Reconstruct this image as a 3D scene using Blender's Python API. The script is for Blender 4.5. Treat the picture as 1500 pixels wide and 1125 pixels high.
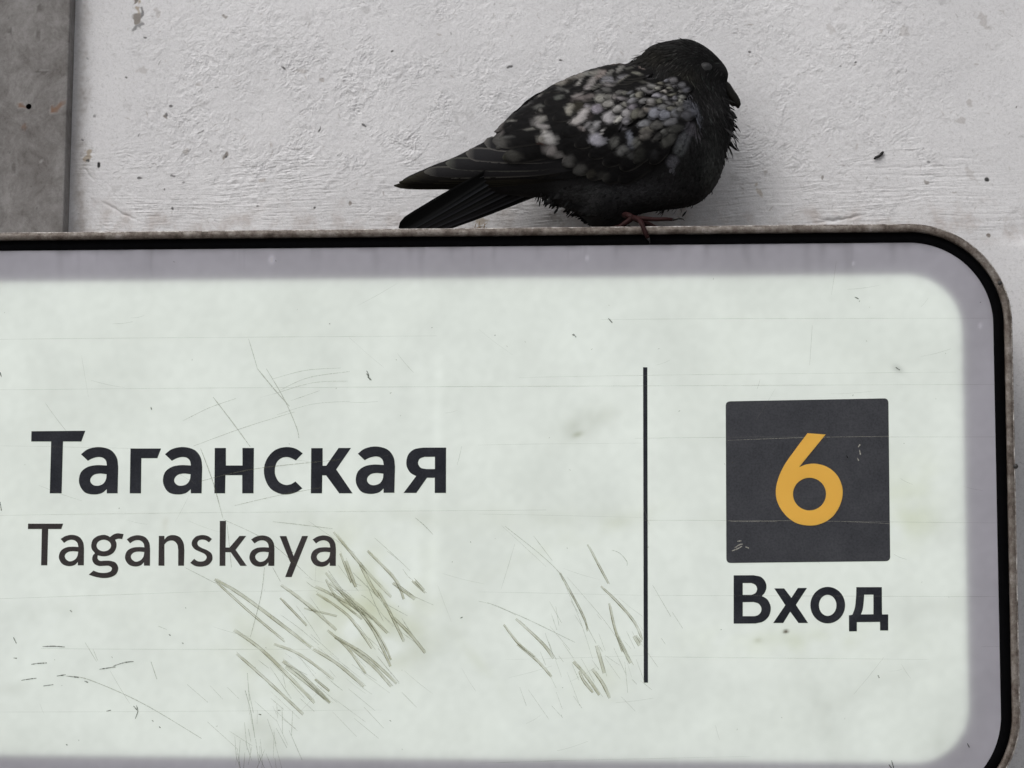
import bpy, math, random
import numpy as np
from mathutils import Matrix, Vector

for o in list(bpy.data.objects):
    bpy.data.objects.remove(o, do_unlink=True)
SC = bpy.context.scene
COL = SC.collection
rng = np.random.default_rng(7)
random.seed(7)

# ------------------------------------------------------------------ camera
# The vanishing points of the sign's edges give the camera's turn; the pigeon's
# usual length (about 30 cm) gives the scale: 0.6 mm per photo pixel on the sign.
F = 3500.0                                   # focal length in photo pixels
W0, H0 = 1500.0, 1125.0
u_ = np.array([178.0, -26950.0, F]); u_ /= np.linalg.norm(u_)
r_ = np.array([1.0, -0.0043, -0.084]); r_ -= u_ * r_.dot(u_); r_ /= np.linalg.norm(r_)
f_ = np.cross(u_, r_)                        # world Y, in image axes (right, down, forward)
if f_[2] < 0: f_ = -f_
W2I = np.stack([r_, f_, u_], axis=1)         # world -> image axes
I2W = W2I.T
SIGN_Y = -0.115                              # face of the sign in front of the wall (wall at y = 0)
AIM = np.array([0.0, SIGN_Y, 2.0])
CAM = AIM - I2W @ np.array([0, 0, 2.1])

def ray(px, py):
    v = np.stack([np.asarray(px, float) - W0 / 2, np.asarray(py, float) - H0 / 2,
                  np.full(np.shape(px), F)], axis=-1)
    return v @ I2W.T
def pix(px, py, y=SIGN_Y):
    """photo pixel -> point on the plane Y = y"""
    d = ray(px, py)
    k = (np.asarray(y) - CAM[1]) / d[..., 1]
    return CAM + d * k[..., None]
def proj(P):
    q = (np.asarray(P) - CAM) @ W2I.T
    return q[..., 0] / q[..., 2] * F + W0 / 2, q[..., 1] / q[..., 2] * F + H0 / 2

cam = bpy.data.cameras.new('camera'); co = bpy.data.objects.new('camera', cam); COL.objects.link(co)
flip = np.diag([1.0, -1.0, -1.0])            # image axes -> Blender camera axes
Rm = I2W @ flip
M = Matrix(((*Rm[0], CAM[0]), (*Rm[1], CAM[1]), (*Rm[2], CAM[2]), (0, 0, 0, 1)))
co.matrix_world = M
cam.sensor_fit = 'HORIZONTAL'; cam.sensor_width = 36.0; cam.lens = 36.0 * F / W0
cam.clip_start = 0.05; cam.clip_end = 500
SC.camera = co

# ------------------------------------------------------------------ sky, sun, exposure
SUN_DIR = Vector((0.42, 0.62, -0.80)).normalized()
world = bpy.data.worlds.new('World'); SC.world = world; world.use_nodes = True
wn = world.node_tree.nodes; wl = world.node_tree.links
sky = wn.new('ShaderNodeTexSky'); sky.sky_type = 'NISHITA'; sky.sun_disc = False
sky.sun_elevation = math.asin(-SUN_DIR.z); sky.sun_rotation = math.atan2(-SUN_DIR.x, -SUN_DIR.y)
sky.dust_density = 4.0; sky.air_density = 1.0; sky.ozone_density = 1.0
hs = wn.new('ShaderNodeHueSaturation'); hs.inputs['Saturation'].default_value = 0.18
bg = wn['Background']; bg.inputs['Strength'].default_value = 0.14
wl.new(sky.outputs[0], hs.inputs['Color']); wl.new(hs.outputs[0], bg.inputs['Color'])
sl = bpy.data.lights.new('sun', 'SUN'); sl.energy = 1.0; sl.angle = math.radians(34); sl.color = (1.0, 0.97, 0.93)
so = bpy.data.objects.new('sun', sl); COL.objects.link(so)
so.rotation_euler = SUN_DIR.to_track_quat('-Z', 'Y').to_euler(); so.location = (-3, -5, 7)
SC.view_settings.view_transform = 'Standard'; SC.view_settings.look = 'None'
SC.view_settings.gamma = 1.0; SC.view_settings.use_curve_mapping = False
SC.view_settings.exposure = -0.34
SC.cycles.max_bounces = 8; SC.cycles.transparent_max_bounces = 16
SC.cycles.use_denoising = True

# ------------------------------------------------------------------ helpers
def link(name, mesh, mat=None, parent=None):
    o = bpy.data.objects.new(name, mesh); COL.objects.link(o)
    if mat is not None and not mesh.materials: mesh.materials.append(mat)
    if parent is not None: o.parent = parent
    return o
def thing(o, label, cat, group=None):
    o['label'] = label; o['category'] = cat
    if group: o['group'] = group
    return o
def empty(name, loc=(0, 0, 0)):
    o = bpy.data.objects.new(name, None); COL.objects.link(o); o.location = loc; o.empty_display_size = 0.02
    return o
def keep(o, parent):
    """parent without moving (parents here are unrotated)"""
    o.parent = parent
    o.matrix_parent_inverse = Matrix.Translation(-Vector(parent.location))
    return o
def mesh_np(name, V, Fq, smooth=True):
    """V (n,3); Fq (m,k) faces of one size"""
    V = np.ascontiguousarray(V, dtype=np.float32); Fq = np.ascontiguousarray(Fq, dtype=np.int32)
    me = bpy.data.meshes.new(name)
    k = Fq.shape[1]
    me.vertices.add(len(V)); me.vertices.foreach_set('co', V.ravel())
    me.loops.add(Fq.size); me.loops.foreach_set('vertex_index', Fq.ravel())
    me.polygons.add(len(Fq))
    me.polygons.foreach_set('loop_start', np.arange(0, Fq.size, k, dtype=np.int32))
    me.polygons.foreach_set('loop_total', np.full(len(Fq), k, dtype=np.int32))
    if smooth: me.polygons.foreach_set('use_smooth', np.ones(len(Fq), dtype=bool))
    me.update(calc_edges=True); me.validate()
    return me
def grid_faces(n, m, flip=False):
    i, j = np.meshgrid(np.arange(n - 1), np.arange(m - 1), indexing='ij')
    a = (i * m + j).ravel()
    q = np.stack([a, a + m, a + m + 1, a + 1], 1)
    return q[:, ::-1] if flip else q
def set_col(me, name, C):
    C = np.asarray(C, np.float32)
    if C.shape[1] == 3: C = np.concatenate([C, np.ones((len(C), 1), np.float32)], 1)
    at = me.attributes.new(name, 'FLOAT_COLOR', 'POINT'); at.data.foreach_set('color', np.ascontiguousarray(C).ravel())
def tube(path, rad, n=8, cap=True):
    """closed tapered tube along a path -> V, list of faces"""
    path = [Vector(p) for p in path]; V = []; Fc = []
    up = Vector((0.13, 0.31, 0.94))
    for i, p in enumerate(path):
        t = (path[min(i + 1, len(path) - 1)] - path[max(i - 1, 0)]).normalized()
        a = t.cross(up)
        if a.length < 1e-4: a = t.cross(Vector((1, 0, 0)))
        a.normalize(); b = t.cross(a)
        r = rad[i] if not isinstance(rad[i], tuple) else rad[i]
        ra, rb = (r, r) if not isinstance(r, tuple) else r
        for k in range(n):
            an = 2 * math.pi * k / n
            V.append(p + a * math.cos(an) * ra + b * math.sin(an) * rb)
    for i in range(len(path) - 1):
        for k in range(n):
            Fc.append((i * n + k, i * n + (k + 1) % n, (i + 1) * n + (k + 1) % n, (i + 1) * n + k))
    if cap:
        Fc.append(tuple(range(n))[::-1]); Fc.append(tuple(range((len(path) - 1) * n, len(path) * n)))
    return V, Fc
def mesh_py(name, V, Fc, smooth=True):
    me = bpy.data.meshes.new(name); me.from_pydata([tuple(v) for v in V], [], Fc)
    if smooth:
        for p in me.polygons: p.use_smooth = True
    me.update(); return me
def mat(name):
    m = bpy.data.materials.new(name); m.use_nodes = True
    nt = m.node_tree; nt.nodes.clear()
    out = nt.nodes.new('ShaderNodeOutputMaterial')
    return m, nt, out
def N(nt, kind, **kw):
    n = nt.nodes.new('ShaderNode' + kind)
    for k, v in kw.items():
        if k in n.inputs: n.inputs[k].default_value = v
        else: setattr(n, k, v)
    return n
def ramp(nt, stops):
    n = nt.nodes.new('ShaderNodeValToRGB'); e = n.color_ramp.elements
    e[0].position, e[0].color = stops[0][0], (*stops[0][1], 1)
    e[1].position, e[1].color = stops[-1][0], (*stops[-1][1], 1)
    for p, c in stops[1:-1]:
        x = e.new(p); x.color = (*c, 1)
    return n
def mixc(nt, a, b, fac, mode='MIX'):
    n = nt.nodes.new('ShaderNodeMix'); n.data_type = 'RGBA'; n.blend_type = mode
    for v, i in ((fac, 0), (a, 6), (b, 7)):
        if hasattr(v, 'is_linked') or isinstance(v, bpy.types.NodeSocket): nt.links.new(v, n.inputs[i])
        else: n.inputs[i].default_value = v if i == 0 else (*v, 1)
    return n.outputs[2]
def coords(nt): return N(nt, 'TexCoord').outputs['Object']
def simple(name, color, rough=0.6, metal=0.0, spec=0.5):
    m, nt, out = mat(name)
    p = N(nt, 'BsdfPrincipled', Roughness=rough, Metallic=metal)
    p.inputs['Specular IOR Level'].default_value = spec
    no = N(nt, 'TexNoise', Scale=180.0, Detail=4.0); nt.links.new(coords(nt), no.inputs['Vector'])
    rp = ramp(nt, [(0.3, tuple(c * 0.8 for c in color)), (0.7, tuple(min(1, c * 1.2) for c in color))])
    nt.links.new(no.outputs['Fac'], rp.inputs[0]); nt.links.new(rp.outputs[0], p.inputs['Base Color'])
    nt.links.new(p.outputs[0], out.inputs[0])
    return m
def blur2(A, r, it=2):
    for _ in range(it):
        for ax in (0, 1):
            pad = [(0, 0), (0, 0)]; pad[ax] = (r + 1, r)
            c = np.cumsum(np.pad(A, pad, mode='edge'), axis=ax)
            n = A.shape[ax]
            A = (np.take(c, range(2 * r + 1, 2 * r + 1 + n), axis=ax) - np.take(c, range(0, n), axis=ax)) / (2 * r + 1)
    return A
def sm(a, b, x):
    t = np.clip((x - a) / (b - a), 0, 1); return t * t * (3 - 2 * t)

# ------------------------------------------------------------------ materials of the setting
def wall_material():
    m, nt, out = mat('white_wall_paint')
    p = N(nt, 'BsdfPrincipled', Roughness=0.62); p.inputs['Specular IOR Level'].default_value = 0.35
    c = coords(nt)
    at = N(nt, 'Attribute', attribute_name='stain')
    n1 = N(nt, 'TexNoise', Scale=9.0, Detail=6.0, Roughness=0.65); nt.links.new(c, n1.inputs['Vector'])
    r1 = ramp(nt, [(0.3, (0.69, 0.685, 0.70)), (0.7, (0.80, 0.795, 0.81))]); nt.links.new(n1.outputs['Fac'], r1.inputs[0])
    n2 = N(nt, 'TexNoise', Scale=330.0, Detail=6.0, Roughness=0.8, Distortion=0.8); nt.links.new(c, n2.inputs['Vector'])
    r2 = ramp(nt, [(0.27, (0.50, 0.49, 0.48)), (0.38, (0.86, 0.86, 0.855)), (0.5, (1, 1, 1)), (0.72, (1.06, 1.06, 1.06))]); nt.links.new(n2.outputs['Fac'], r2.inputs[0])
    a = mixc(nt, r1.outputs[0], r2.outputs[0], 1.0, 'MULTIPLY')
    b = mixc(nt, a, at.outputs['Color'], at.outputs['Alpha'])
    nt.links.new(b, p.inputs['Base Color'])
    bp = N(nt, 'Bump', Strength=0.45, Distance=0.0008)
    nb = N(nt, 'TexNoise', Scale=520.0, Detail=5.0, Roughness=0.7, Distortion=0.6); nt.links.new(c, nb.inputs['Vector'])
    nt.links.new(nb.outputs['Fac'], bp.inputs['Height']); nt.links.new(bp.outputs[0], p.inputs['Normal'])
    nt.links.new(p.outputs[0], out.inputs[0]); return m
def grey_material():
    m, nt, out = mat('grey_cladding')
    p = N(nt, 'BsdfPrincipled', Roughness=0.55); p.inputs['Specular IOR Level'].default_value = 0.3
    c = coords(nt)
    mp = N(nt, 'Mapping'); mp.inputs['Scale'].default_value = (1.05, 1, 0.95); nt.links.new(c, mp.inputs[0])
    n1 = N(nt, 'TexNoise', Scale=34.0, Detail=9.0, Roughness=0.78, Distortion=0.3); nt.links.new(mp.outputs[0], n1.inputs['Vector'])
    r1 = ramp(nt, [(0.33, (0.115, 0.104, 0.098)), (0.5, (0.20, 0.19, 0.185)), (0.68, (0.29, 0.28, 0.275))])
    nt.links.new(n1.outputs['Fac'], r1.inputs[0])
    n2 = N(nt, 'TexNoise', Scale=150.0, Detail=6.0, Roughness=0.8, Distortion=1.0); nt.links.new(mp.outputs[0], n2.inputs['Vector'])
    r2 = ramp(nt, [(0.3, (0.25, 0.21, 0.2)), (0.37, (0.8, 0.79, 0.78)), (0.5, (1, 1, 1)), (0.72, (1.15, 1.15, 1.15))]); nt.links.new(n2.outputs['Fac'], r2.inputs[0])
    a = mixc(nt, r1.outputs[0], r2.outputs[0], 0.75, 'MULTIPLY')
    at = N(nt, 'Attribute', attribute_name='stain')
    b = mixc(nt, a, at.outputs['Color'], at.outputs['Alpha'])
    nt.links.new(b, p.inputs['Base Color'])
    bp = N(nt, 'Bump', Strength=0.3, Distance=0.0006); nt.links.new(n2.outputs['Fac'], bp.inputs['Height'])
    nt.links.new(bp.outputs[0], p.inputs['Normal'])
    nt.links.new(p.outputs[0], out.inputs[0]); return m
def pavement_material():
    m, nt, out = mat('pavement')
    p = N(nt, 'BsdfPrincipled', Roughness=0.85)
    n1 = N(nt, 'TexNoise', Scale=3.0, Detail=10.0); nt.links.new(coords(nt), n1.inputs['Vector'])
    r1 = ramp(nt, [(0.3, (0.16, 0.155, 0.15)), (0.7, (0.26, 0.255, 0.25))]); nt.links.new(n1.outputs['Fac'], r1.inputs[0])
    nt.links.new(r1.outputs[0], p.inputs['Base Color']); nt.links.new(p.outputs[0], out.inputs[0]); return m

# ------------------------------------------------------------------ ground
V = np.array([[-150, -200, 0], [150, -200, 0], [150, 60, 0], [-150, 60, 0]])
g = link('pavement', mesh_np('pavement', V, [[0, 1, 2, 3]], False), pavement_material()); g['kind'] = 'structure'

# ------------------------------------------------------------------ wall: brushed, lumpy white paint as relief
def lic(nx, nz, ang, L, seed, pre=0):
    r = np.random.default_rng(seed); n = r.standard_normal((nx, nz))
    if pre: n = blur2(n, pre, 1)
    I, J = np.meshgrid(np.arange(nx, dtype=float), np.arange(nz, dtype=float), indexing='ij')
    acc = np.zeros_like(n); ws = 0
    for sgn in (1, -1):
        x, z = I.copy(), J.copy()
        for k in range(L):
            ii = np.clip(np.rint(x).astype(int), 0, nx - 1); jj = np.clip(np.rint(z).astype(int), 0, nz - 1)
            acc += n[ii, jj]; ws += 1
            a = ang[ii, jj]
            x = x + sgn * np.cos(a); z = z + sgn * np.sin(a)
    acc /= acc.std()
    return acc
def lownoise(nx, nz, r, seed):
    n = np.random.default_rng(seed).standard_normal((nx, nz)); n = blur2(n, r, 3); return n / n.std()

step = 0.00072
x0, x1 = pix(96, 300, 0.0)[0], pix(1530, 300, 0.0)[0]
z0, z1 = pix(700, 372, 0.0)[2], pix(700, -50, 0.0)[2]
fx = np.arange(x0, x1, step); fz = np.arange(z0, z1, step)
nx, nz = len(fx), len(fz)
GX, GZ = np.meshgrid(fx, fz, indexing='ij')
PX, PY = proj(np.stack([GX, 0 * GX, GZ], -1))
bottom = sm(175, 290, PY + lownoise(nx, nz, 20, 5) * 22)                 # lower third: long level brush strokes
left = sm(270, 120, PX) * sm(190, 290, PY)                              # swirl in the lower left corner
wild = lownoise(nx, nz, 5, 1) * 0.75 + lownoise(nx, nz, 16, 2) * 0.5
ang = (1 - bottom) * (0.8 + wild) + bottom * (0.03 + lownoise(nx, nz, 14, 13) * 0.16)
ang = ang * (1 - left) + left * (-0.75 + 0.003 * (PX - 105) + lownoise(nx, nz, 6, 14) * .25)
b_long = lic(nx, nz, ang, 14, 3); b_short = lic(nx, nz, 0.8 + wild * 1.5, 4, 4)
b_fine = lic(nx, nz, 0.8 - wild * 1.4, 2, 15)
b_flat = lic(nx, nz, 0.02 + lownoise(nx, nz, 24, 16) * 0.07, 34, 17)
patchy = np.clip(0.95 + 0.5 * lownoise(nx, nz, 12, 18) + .3 * lownoise(nx, nz, 5, 19), 0.5, 3.0)
rough_zone = np.exp(-((PX - 500) / 260) ** 2) * np.exp(-((PY - 170) / 110) ** 2) + 0.9 * np.exp(-((PX - 1190) / 180) ** 2 - ((PY - 130) / 110) ** 2)
smooth_zone = sm(1320, 1440, PX) * 0.45 + sm(240, 150, PX) * sm(260, 200, PY) * 0.5
amp = np.clip(0.70 + 0.75 * rough_zone - smooth_zone, 0.15, 1.5) * patchy
H = b_long * (0.00003 + 0.00007 * bottom) * amp + b_short * 0.000070 * amp * (1 - 0.55 * bottom) + b_fine * 0.000085 * amp * (1 - .4 * bottom) + b_flat * 0.00008 * bottom * patchy
H += lownoise(nx, nz, 2, 8) * 0.00010 * amp + lownoise(nx, nz, 40, 9) * 0.0007
nick = b_short * patchy; H -= np.maximum(0, nick / 1.6 - 1.6) * 0.00030          # torn nicks in the paint film
# stains and specks: colour and cover per point
ST = np.zeros((nx, nz, 4))
def blot(px, py, rx, ry, col, a, th=0.0, ragged=0.5, seed=0):
    q = 0.30 * min(rx, ry) + 0.25
    dx, dy = PX - px + RAG[1] * q, PY - py + RAG[3] * q
    c, s = math.cos(th), math.sin(th)
    d = np.sqrt(((dx * c + dy * s) / rx) ** 2 + ((-dx * s + dy * c) / ry) ** 2) + 0.28 * RAG[0]
    k = a * sm(1.25, 0.65, d)[..., None]
    ST[..., :3] = ST[..., :3] * (1 - k) + np.array(col) * k if False else np.where(k > ST[..., 3:4], np.array(col), ST[..., :3])
    ST[..., 3] = np.maximum(ST[..., 3], k[..., 0])
RAG = [lownoise(nx, nz, 1, 20), lownoise(nx, nz, 2, 21), lownoise(nx, nz, 6, 22), lownoise(nx, nz, 2, 23)]
brown, black, ochre, dust = (0.12, 0.09, 0.06), (0.015, 0.015, 0.015), (0.30, 0.22, 0.12), (0.30, 0.26, 0.23)
# dirt that has gathered in the corner beside the cladding and along the foot of the wall
k = np.clip(sm(138, 104, PX + RAG[2] * 5 + RAG[1] * 2) * (0.75 + 0.2 * RAG[2] + .12 * RAG[0]), 0, 0.9); ST[..., :3] = dust; ST[..., 3] = k
k = np.clip(sm(296, 338, PY + RAG[2] * 9 + RAG[1] * 3) * (0.14 + 0.16 * RAG[2] + .08 * RAG[0]), 0, 0.5)
ST[..., :3] = np.where((k > ST[..., 3])[..., None], (0.42, 0.36, 0.33), ST[..., :3]); ST[..., 3] = np.maximum(ST[..., 3], k)
for (x, y, rx, ry, cc, a, th) in [
        (197, 2, 4, 9, brown, .8, 0), (203, 12, 3, 12, ochre, .7, .1), (199, 28, 6, 11, brown, .75, .3), (201, 37, 7, 5, black, .6, -.4), (208, 20, 2.5, 10, black, .7, .1), (212, 53, 2, 2, black, .8, 0),
        (228, 18, 4, 6, dust, .6, 0), (128, 230, 6, 9, ochre, .7, .1), (129, 235, 3, 3, black, .9, 0), (145, 241, 2.0, 4.0, black, 1, .2), (121, 204, 2.5, 1.6, black, .8, 0),
        (330, 229, 4, 5, brown, .75, .3), (331, 231, 2, 2.5, black, .9, 0), (468, 189, 1.8, 6, black, .9, .3), (533, 183, 4, 2, black, .8, .6), (415, 100, 5, 1.6, black, .8, .5), (440, 104, 8, 3, dust, .7, .2),
        (472, 116, 3, 3, dust, .9, 0), (575, 75, 1.8, 1.5, black, .95, 0), (329, 24, 4, 2, brown, .6, .4), (242, 170, 4, 2.5, brown, .7, .5), (183, 112, 2, 2, black, .8, 0), (208, 105, 8, 5, dust, .6, .2), (138, 171, 2.5, 3, black, .5, 0),
        (251, 155, 3, 1.5, black, .8, .1), (244, 168, 1.6, 3, black, .7, .2), (294, 193, 5, 1.2, black, .6, -.5), (309, 221, 3, 1.5, black, .8, .7), (205, 260, 2, 1.3, black, .8, -.4), (253, 258, 3, 1.8, black, .7, -.3),
        (252, 305, 2, 1.6, black, .8, 0), (269, 267, 2, 1.5, black, .6, 0), (385, 265, 4, 3, dust, .9, 0), (240, 277, 1.8, 1.5, black, .8, 0), (461, 305, 1.8, 1.3, black, .9, 0), (513, 298, 1.5, 3, brown, .7, 0), (378, 302, 1.8, 1.2, black, .7, .5),
        (317, 126, 4, 2, black, .5, 0), (290, 125, 6, 2.5, dust, .7, .1), (398, 211, 3, 5, dust, .8, 0), (272, 222, 3, 3, dust, .8, 0),
        (746, 98, 5, 1.5, black, .8, -.35), (821, 87, 2, 1.6, black, .9, 0), (786, 90, 3, 2, dust, .9, 0), (700, 312, 7, 3, brown, .45, 0), (706, 325, 10, 4, ochre, .6, 0), (811, 320, 12, 5, brown, .35, 0), (830, 310, 10, 4, dust, .6, 0),
        (1098, 75, 2.2, 2, black, .9, .4), (1098, 36, 9, 1, brown, .5, -.05), (1217, 43, 8, 6, dust, .5, .3), (1326, 45, 8, 6, dust, .55, .6), (1440, 30, 5, 16, dust, .6, -.6), (1253, 91, 1.8, 1.2, black, .9, 0), (1232, 97, 1.5, 1, black, .6, 0),
        (1489, 158, 1.3, 1.3, black, 1, 0), (1446, 263, 2.2, 2.0, black, .95, 0), (1361, 238, 3, 1.5, black, .6, .4), (1255, 216, 4, 5, dust, .6, 0), (1205, 260, 2, 2, brown, .6, 0), (1120, 253, 5, 4, dust, .7, .6), (1112, 280, 3, 8, ochre, .45, -.3),
        (1423, 256, 5, 12, dust, .5, -.7), (1357, 268, 3, 3, brown, .6, 0), (1420, 152, 5, 4, dust, .7, 0), (1408, 177, 6, 4, dust, .6, .4), (1290, 46, 2.5, 2.5, dust, .8, 0), (1398, 282, 3, 1.2, brown, .6, 0), (1448, 344, 2, 1.8, brown, .95, 0), (1484, 440, 3, 8, brown, .5, .2)]:
    blot(x, y, rx * .92 + .2, ry * .92 + .2, cc, a * (.55 if cc is dust else 1), th, 0.45, int(x) % 2)
for _ in range(520):
    x, y = random.uniform(112, 1500), random.uniform(0, 335)
    blot(x, y, random.uniform(1.2, 5.0), random.uniform(0.5, 0.9), random.choice([brown, dust, dust, dust, black]), random.uniform(.12, .5), random.uniform(-1.4, 1.4), 0.5, _)
for _ in range(60):
    x, y = random.uniform(112, 1500), random.uniform(0, 335)
    blot(x, y, random.uniform(4, 12), random.uniform(2, 7), (.45, .44, .44), random.uniform(.15, .4), random.uniform(-1, 1), 0.5, _)
# a flaked crack above the sign's corner: sunk into the paint
for (cx, cy, rx_, th) in [(1205, 326, 14, .1), (1228, 322, 18, .12), (1250, 318, 14, .15), (1215, 322, 20, -.05), (130, 255, 10, -.9), (165, 305, 14, -.5), (185, 315, 16, -.4), (1408, 232, 26, -.05), (1330, 245, 60, .02), (1360, 258, 70, -.02)]:
    dx, dy = PX - cx, PY - cy
    c, s = math.cos(th), math.sin(th)
    d = ((dx * c - dy * s) / rx_) ** 2 + ((dx * s + dy * c + RAG[1] * .6) / 1.7) ** 2
    H -= (0.0011 if rx_ < 25 else 0.0004) * np.exp(-d)
edge = sm(0, 25, np.minimum(np.minimum(np.arange(nx)[:, None], nx - 1 - np.arange(nx)[:, None]), np.minimum(np.arange(nz)[None], nz - 1 - np.arange(nz)[None])).astype(float))
H *= edge; ST[..., 3] *= edge
cx0 = np.array([-7, -4, -2, -1.2, -0.8, -0.6]); cx1 = np.array([0.7, 0.9, 1.3, 2, 4, 7.0])
cz0 = np.array([-0.2, 0.5, 1.0, 1.5, 1.7, 1.9, 2.0, 2.06]); cz1 = np.array([2.42, 2.5, 2.7, 3.0, 4.0, 5.2])
cz0 = cz0[cz0 < z0 - 0.005]; cz1 = cz1[cz1 > fz[-1] + 0.005]; cx0 = cx0[cx0 < x0 - .005]; cx1 = cx1[cx1 > fx[-1] + .005]
X = np.concatenate([cx0, fx, cx1]); Z = np.concatenate([cz0, fz, cz1])
Hf = np.zeros((len(X), len(Z))); Sf = np.zeros((len(X), len(Z), 4)); Sf[..., :3] = 0.5
a, b = len(cx0), len(cz0)
Hf[a:a + nx, b:b + nz] = H; Sf[a:a + nx, b:b + nz] = ST
AX, AZ = np.meshgrid(X, Z, indexing='ij')
P = np.stack([AX, -Hf, AZ], -1).reshape(-1, 3)
me = mesh_np('station_wall', P, grid_faces(len(X), len(Z)))
set_col(me, 'stain', Sf.reshape(-1, 4))
wall = link('station_wall', me, wall_material())
thing(wall, 'white painted plaster wall with rough brush marks and dark specks behind the sign', 'wall')

# ------------------------------------------------------------------ grey cladding beside the white wall
CY = -0.018
xe = pix(98.0, 170, CY)[0]
hx, hz = pix(42, 156, CY)[[0, 2]]
GS = 0.0028
gx = np.concatenate([[-7, -3, -1.2, -0.8], np.arange(hx - 60 * GS, xe - 0.004, GS), [xe - 0.0014]])
gz = np.concatenate([[0, 1, 1.6, 2.0], np.arange(hz - 60 * GS, hz + 62 * GS, GS), [2.6, 3, 5.2]])
QX, QZ = np.meshgrid(gx, gz, indexing='ij')
HR = 0.0027
Pc = np.stack([QX, np.full(QX.shape, CY), QZ], -1).reshape(-1, 3)
fc = grid_faces(len(gx), len(gz))
hi, hj = int(np.argmin(abs(gx - hx))), int(np.argmin(abs(gz - hz))); mg = len(gz)
cen = Pc[fc].mean(1)
fc = fc[~((abs(cen[:, 0] - hx) < 2 * GS) & (abs(cen[:, 2] - hz) < 2 * GS))]     # a square of the sheet is taken out ...
sq = [(-2, k) for k in range(-2, 2)] + [(k, 2) for k in range(-2, 2)] + [(2, -k) for k in range(-2, 2)] + [(-k, -2) for k in range(-2, 2)]
loop = np.array([(hi + a_) * mg + hj + b_ for a_, b_ in sq])
cir = []
for a_, b_ in sq:
    an = math.atan2(b_, a_); cir.append((hx + HR * math.cos(an), CY, hz + HR * math.sin(an)))
nb_ = len(Pc); cid = nb_ + np.arange(16)                                          # ... and filled up to the round hole
Pc = np.concatenate([Pc, np.array(cir)])
fc = np.concatenate([fc, np.stack([cid, np.roll(cid, -1), np.roll(loop, -1), loop], 1)])
qx, qy = proj(Pc)
S = np.zeros((len(Pc), 4)); S[:, :3] = 0.5
def gblot(x, y, rx, ry, col, al, th=0):
    c, s = math.cos(th), math.sin(th); dx, dy = qx - x, qy - y
    d = np.sqrt(((dx * c + dy * s) / rx) ** 2 + ((-dx * s + dy * c) / ry) ** 2) + rng.standard_normal(len(qx)) * .18
    k = al * sm(1.3, .6, d); m_ = k > S[:, 3]; S[m_, :3] = col; S[:, 3] = np.maximum(S[:, 3], k)
rust = (0.20, 0.095, 0.045)
for a_ in [(31, 155, 7, 3.5, rust, .7, .3), (80, 160, 6, 5, rust, .75, -.5), (90, 153, 8, 4, rust, .7, -.6), (78, 164, 3, 3, (0.03, .02, .015), .8), (35, 186, 4, 5, rust, .4, 0), (62, 105, 10, 3, (.06, .05, .045), .6, .1), (15, 45, 3, 6, (.05, .045, .04), .6, 0), (56, 50, 3, 9, (.06, .05, .045), .5, 0), (12, 25, 2, 2, (.04, .04, .04), .7, 0), (58, 12, 5, 6, (.06, .05, .045), .5, 0), (20, 246, 3, 8, (.07, .06, .055), .5, 0), (60, 236, 3, 3, (.45, .44, .43), .5, 0), (55, 306, 2, 3, (.05, .045, .04), .6, 0), (14, 222, 2, 2, (.05, .045, .04), .6, 0)]:
    gblot(*a_)
# return edge to the wall (rounded arris), then the thickness
nz_ = len(gz); base = np.arange(len(gx) - 1, len(gx)) * nz_
edge_ids = (len(gx) - 1) * nz_ + np.arange(nz_)
ex = [(xe - 0.0004, CY + 0.0003), (xe, CY + 0.0012), (xe, CY + 0.0030), (xe, -0.0005)]
Vs = [Pc]; Ss = [S]; Fs = [fc]; prev = edge_ids; cnt = len(Pc)
for (ex_, ey_) in ex:
    ring = Pc[edge_ids].copy(); ring[:, 0] = ex_; ring[:, 1] = ey_
    ids = cnt + np.arange(nz_); Vs.append(ring); Ss.append(np.tile([.5, .5, .5, 0], (nz_, 1))); cnt += nz_
    Fs.append(np.stack([prev[:-1], ids[:-1], ids[1:], prev[1:]], 1)); prev = ids
me = mesh_np('cladding_panel', np.concatenate(Vs), np.concatenate(Fs)); set_col(me, 'stain', np.concatenate(Ss))
clad = link('cladding_panel', me, grey_material())
thing(clad, 'tall grey cladding panel with rust marks and a drilled hole beside the white wall', 'panel')
# inside of the drilled hole
hv = []; hf = []
nseg = 24
for i, (r_h, y_h) in enumerate([(HR * 1.02, CY + 0.0003), (HR * 1.01, CY + 0.0035), (HR, CY + 0.014)]):
    for k in range(nseg):
        hv.append((hx + r_h * math.cos(2 * math.pi * k / nseg), y_h, hz + r_h * math.sin(2 * math.pi * k / nseg)))
for i in range(2):
    for k in range(nseg):
        hf.append((i * nseg + k, i * nseg + (k + 1) % nseg, (i + 1) * nseg + (k + 1) % nseg, (i + 1) * nseg + k))
hf.append(tuple(range(2 * nseg, 3 * nseg)))
keep(link('screw_hole', mesh_py('screw_hole', hv, hf), simple('hole_dark', (0.006, 0.006, 0.006), 0.9)), clad)

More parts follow.
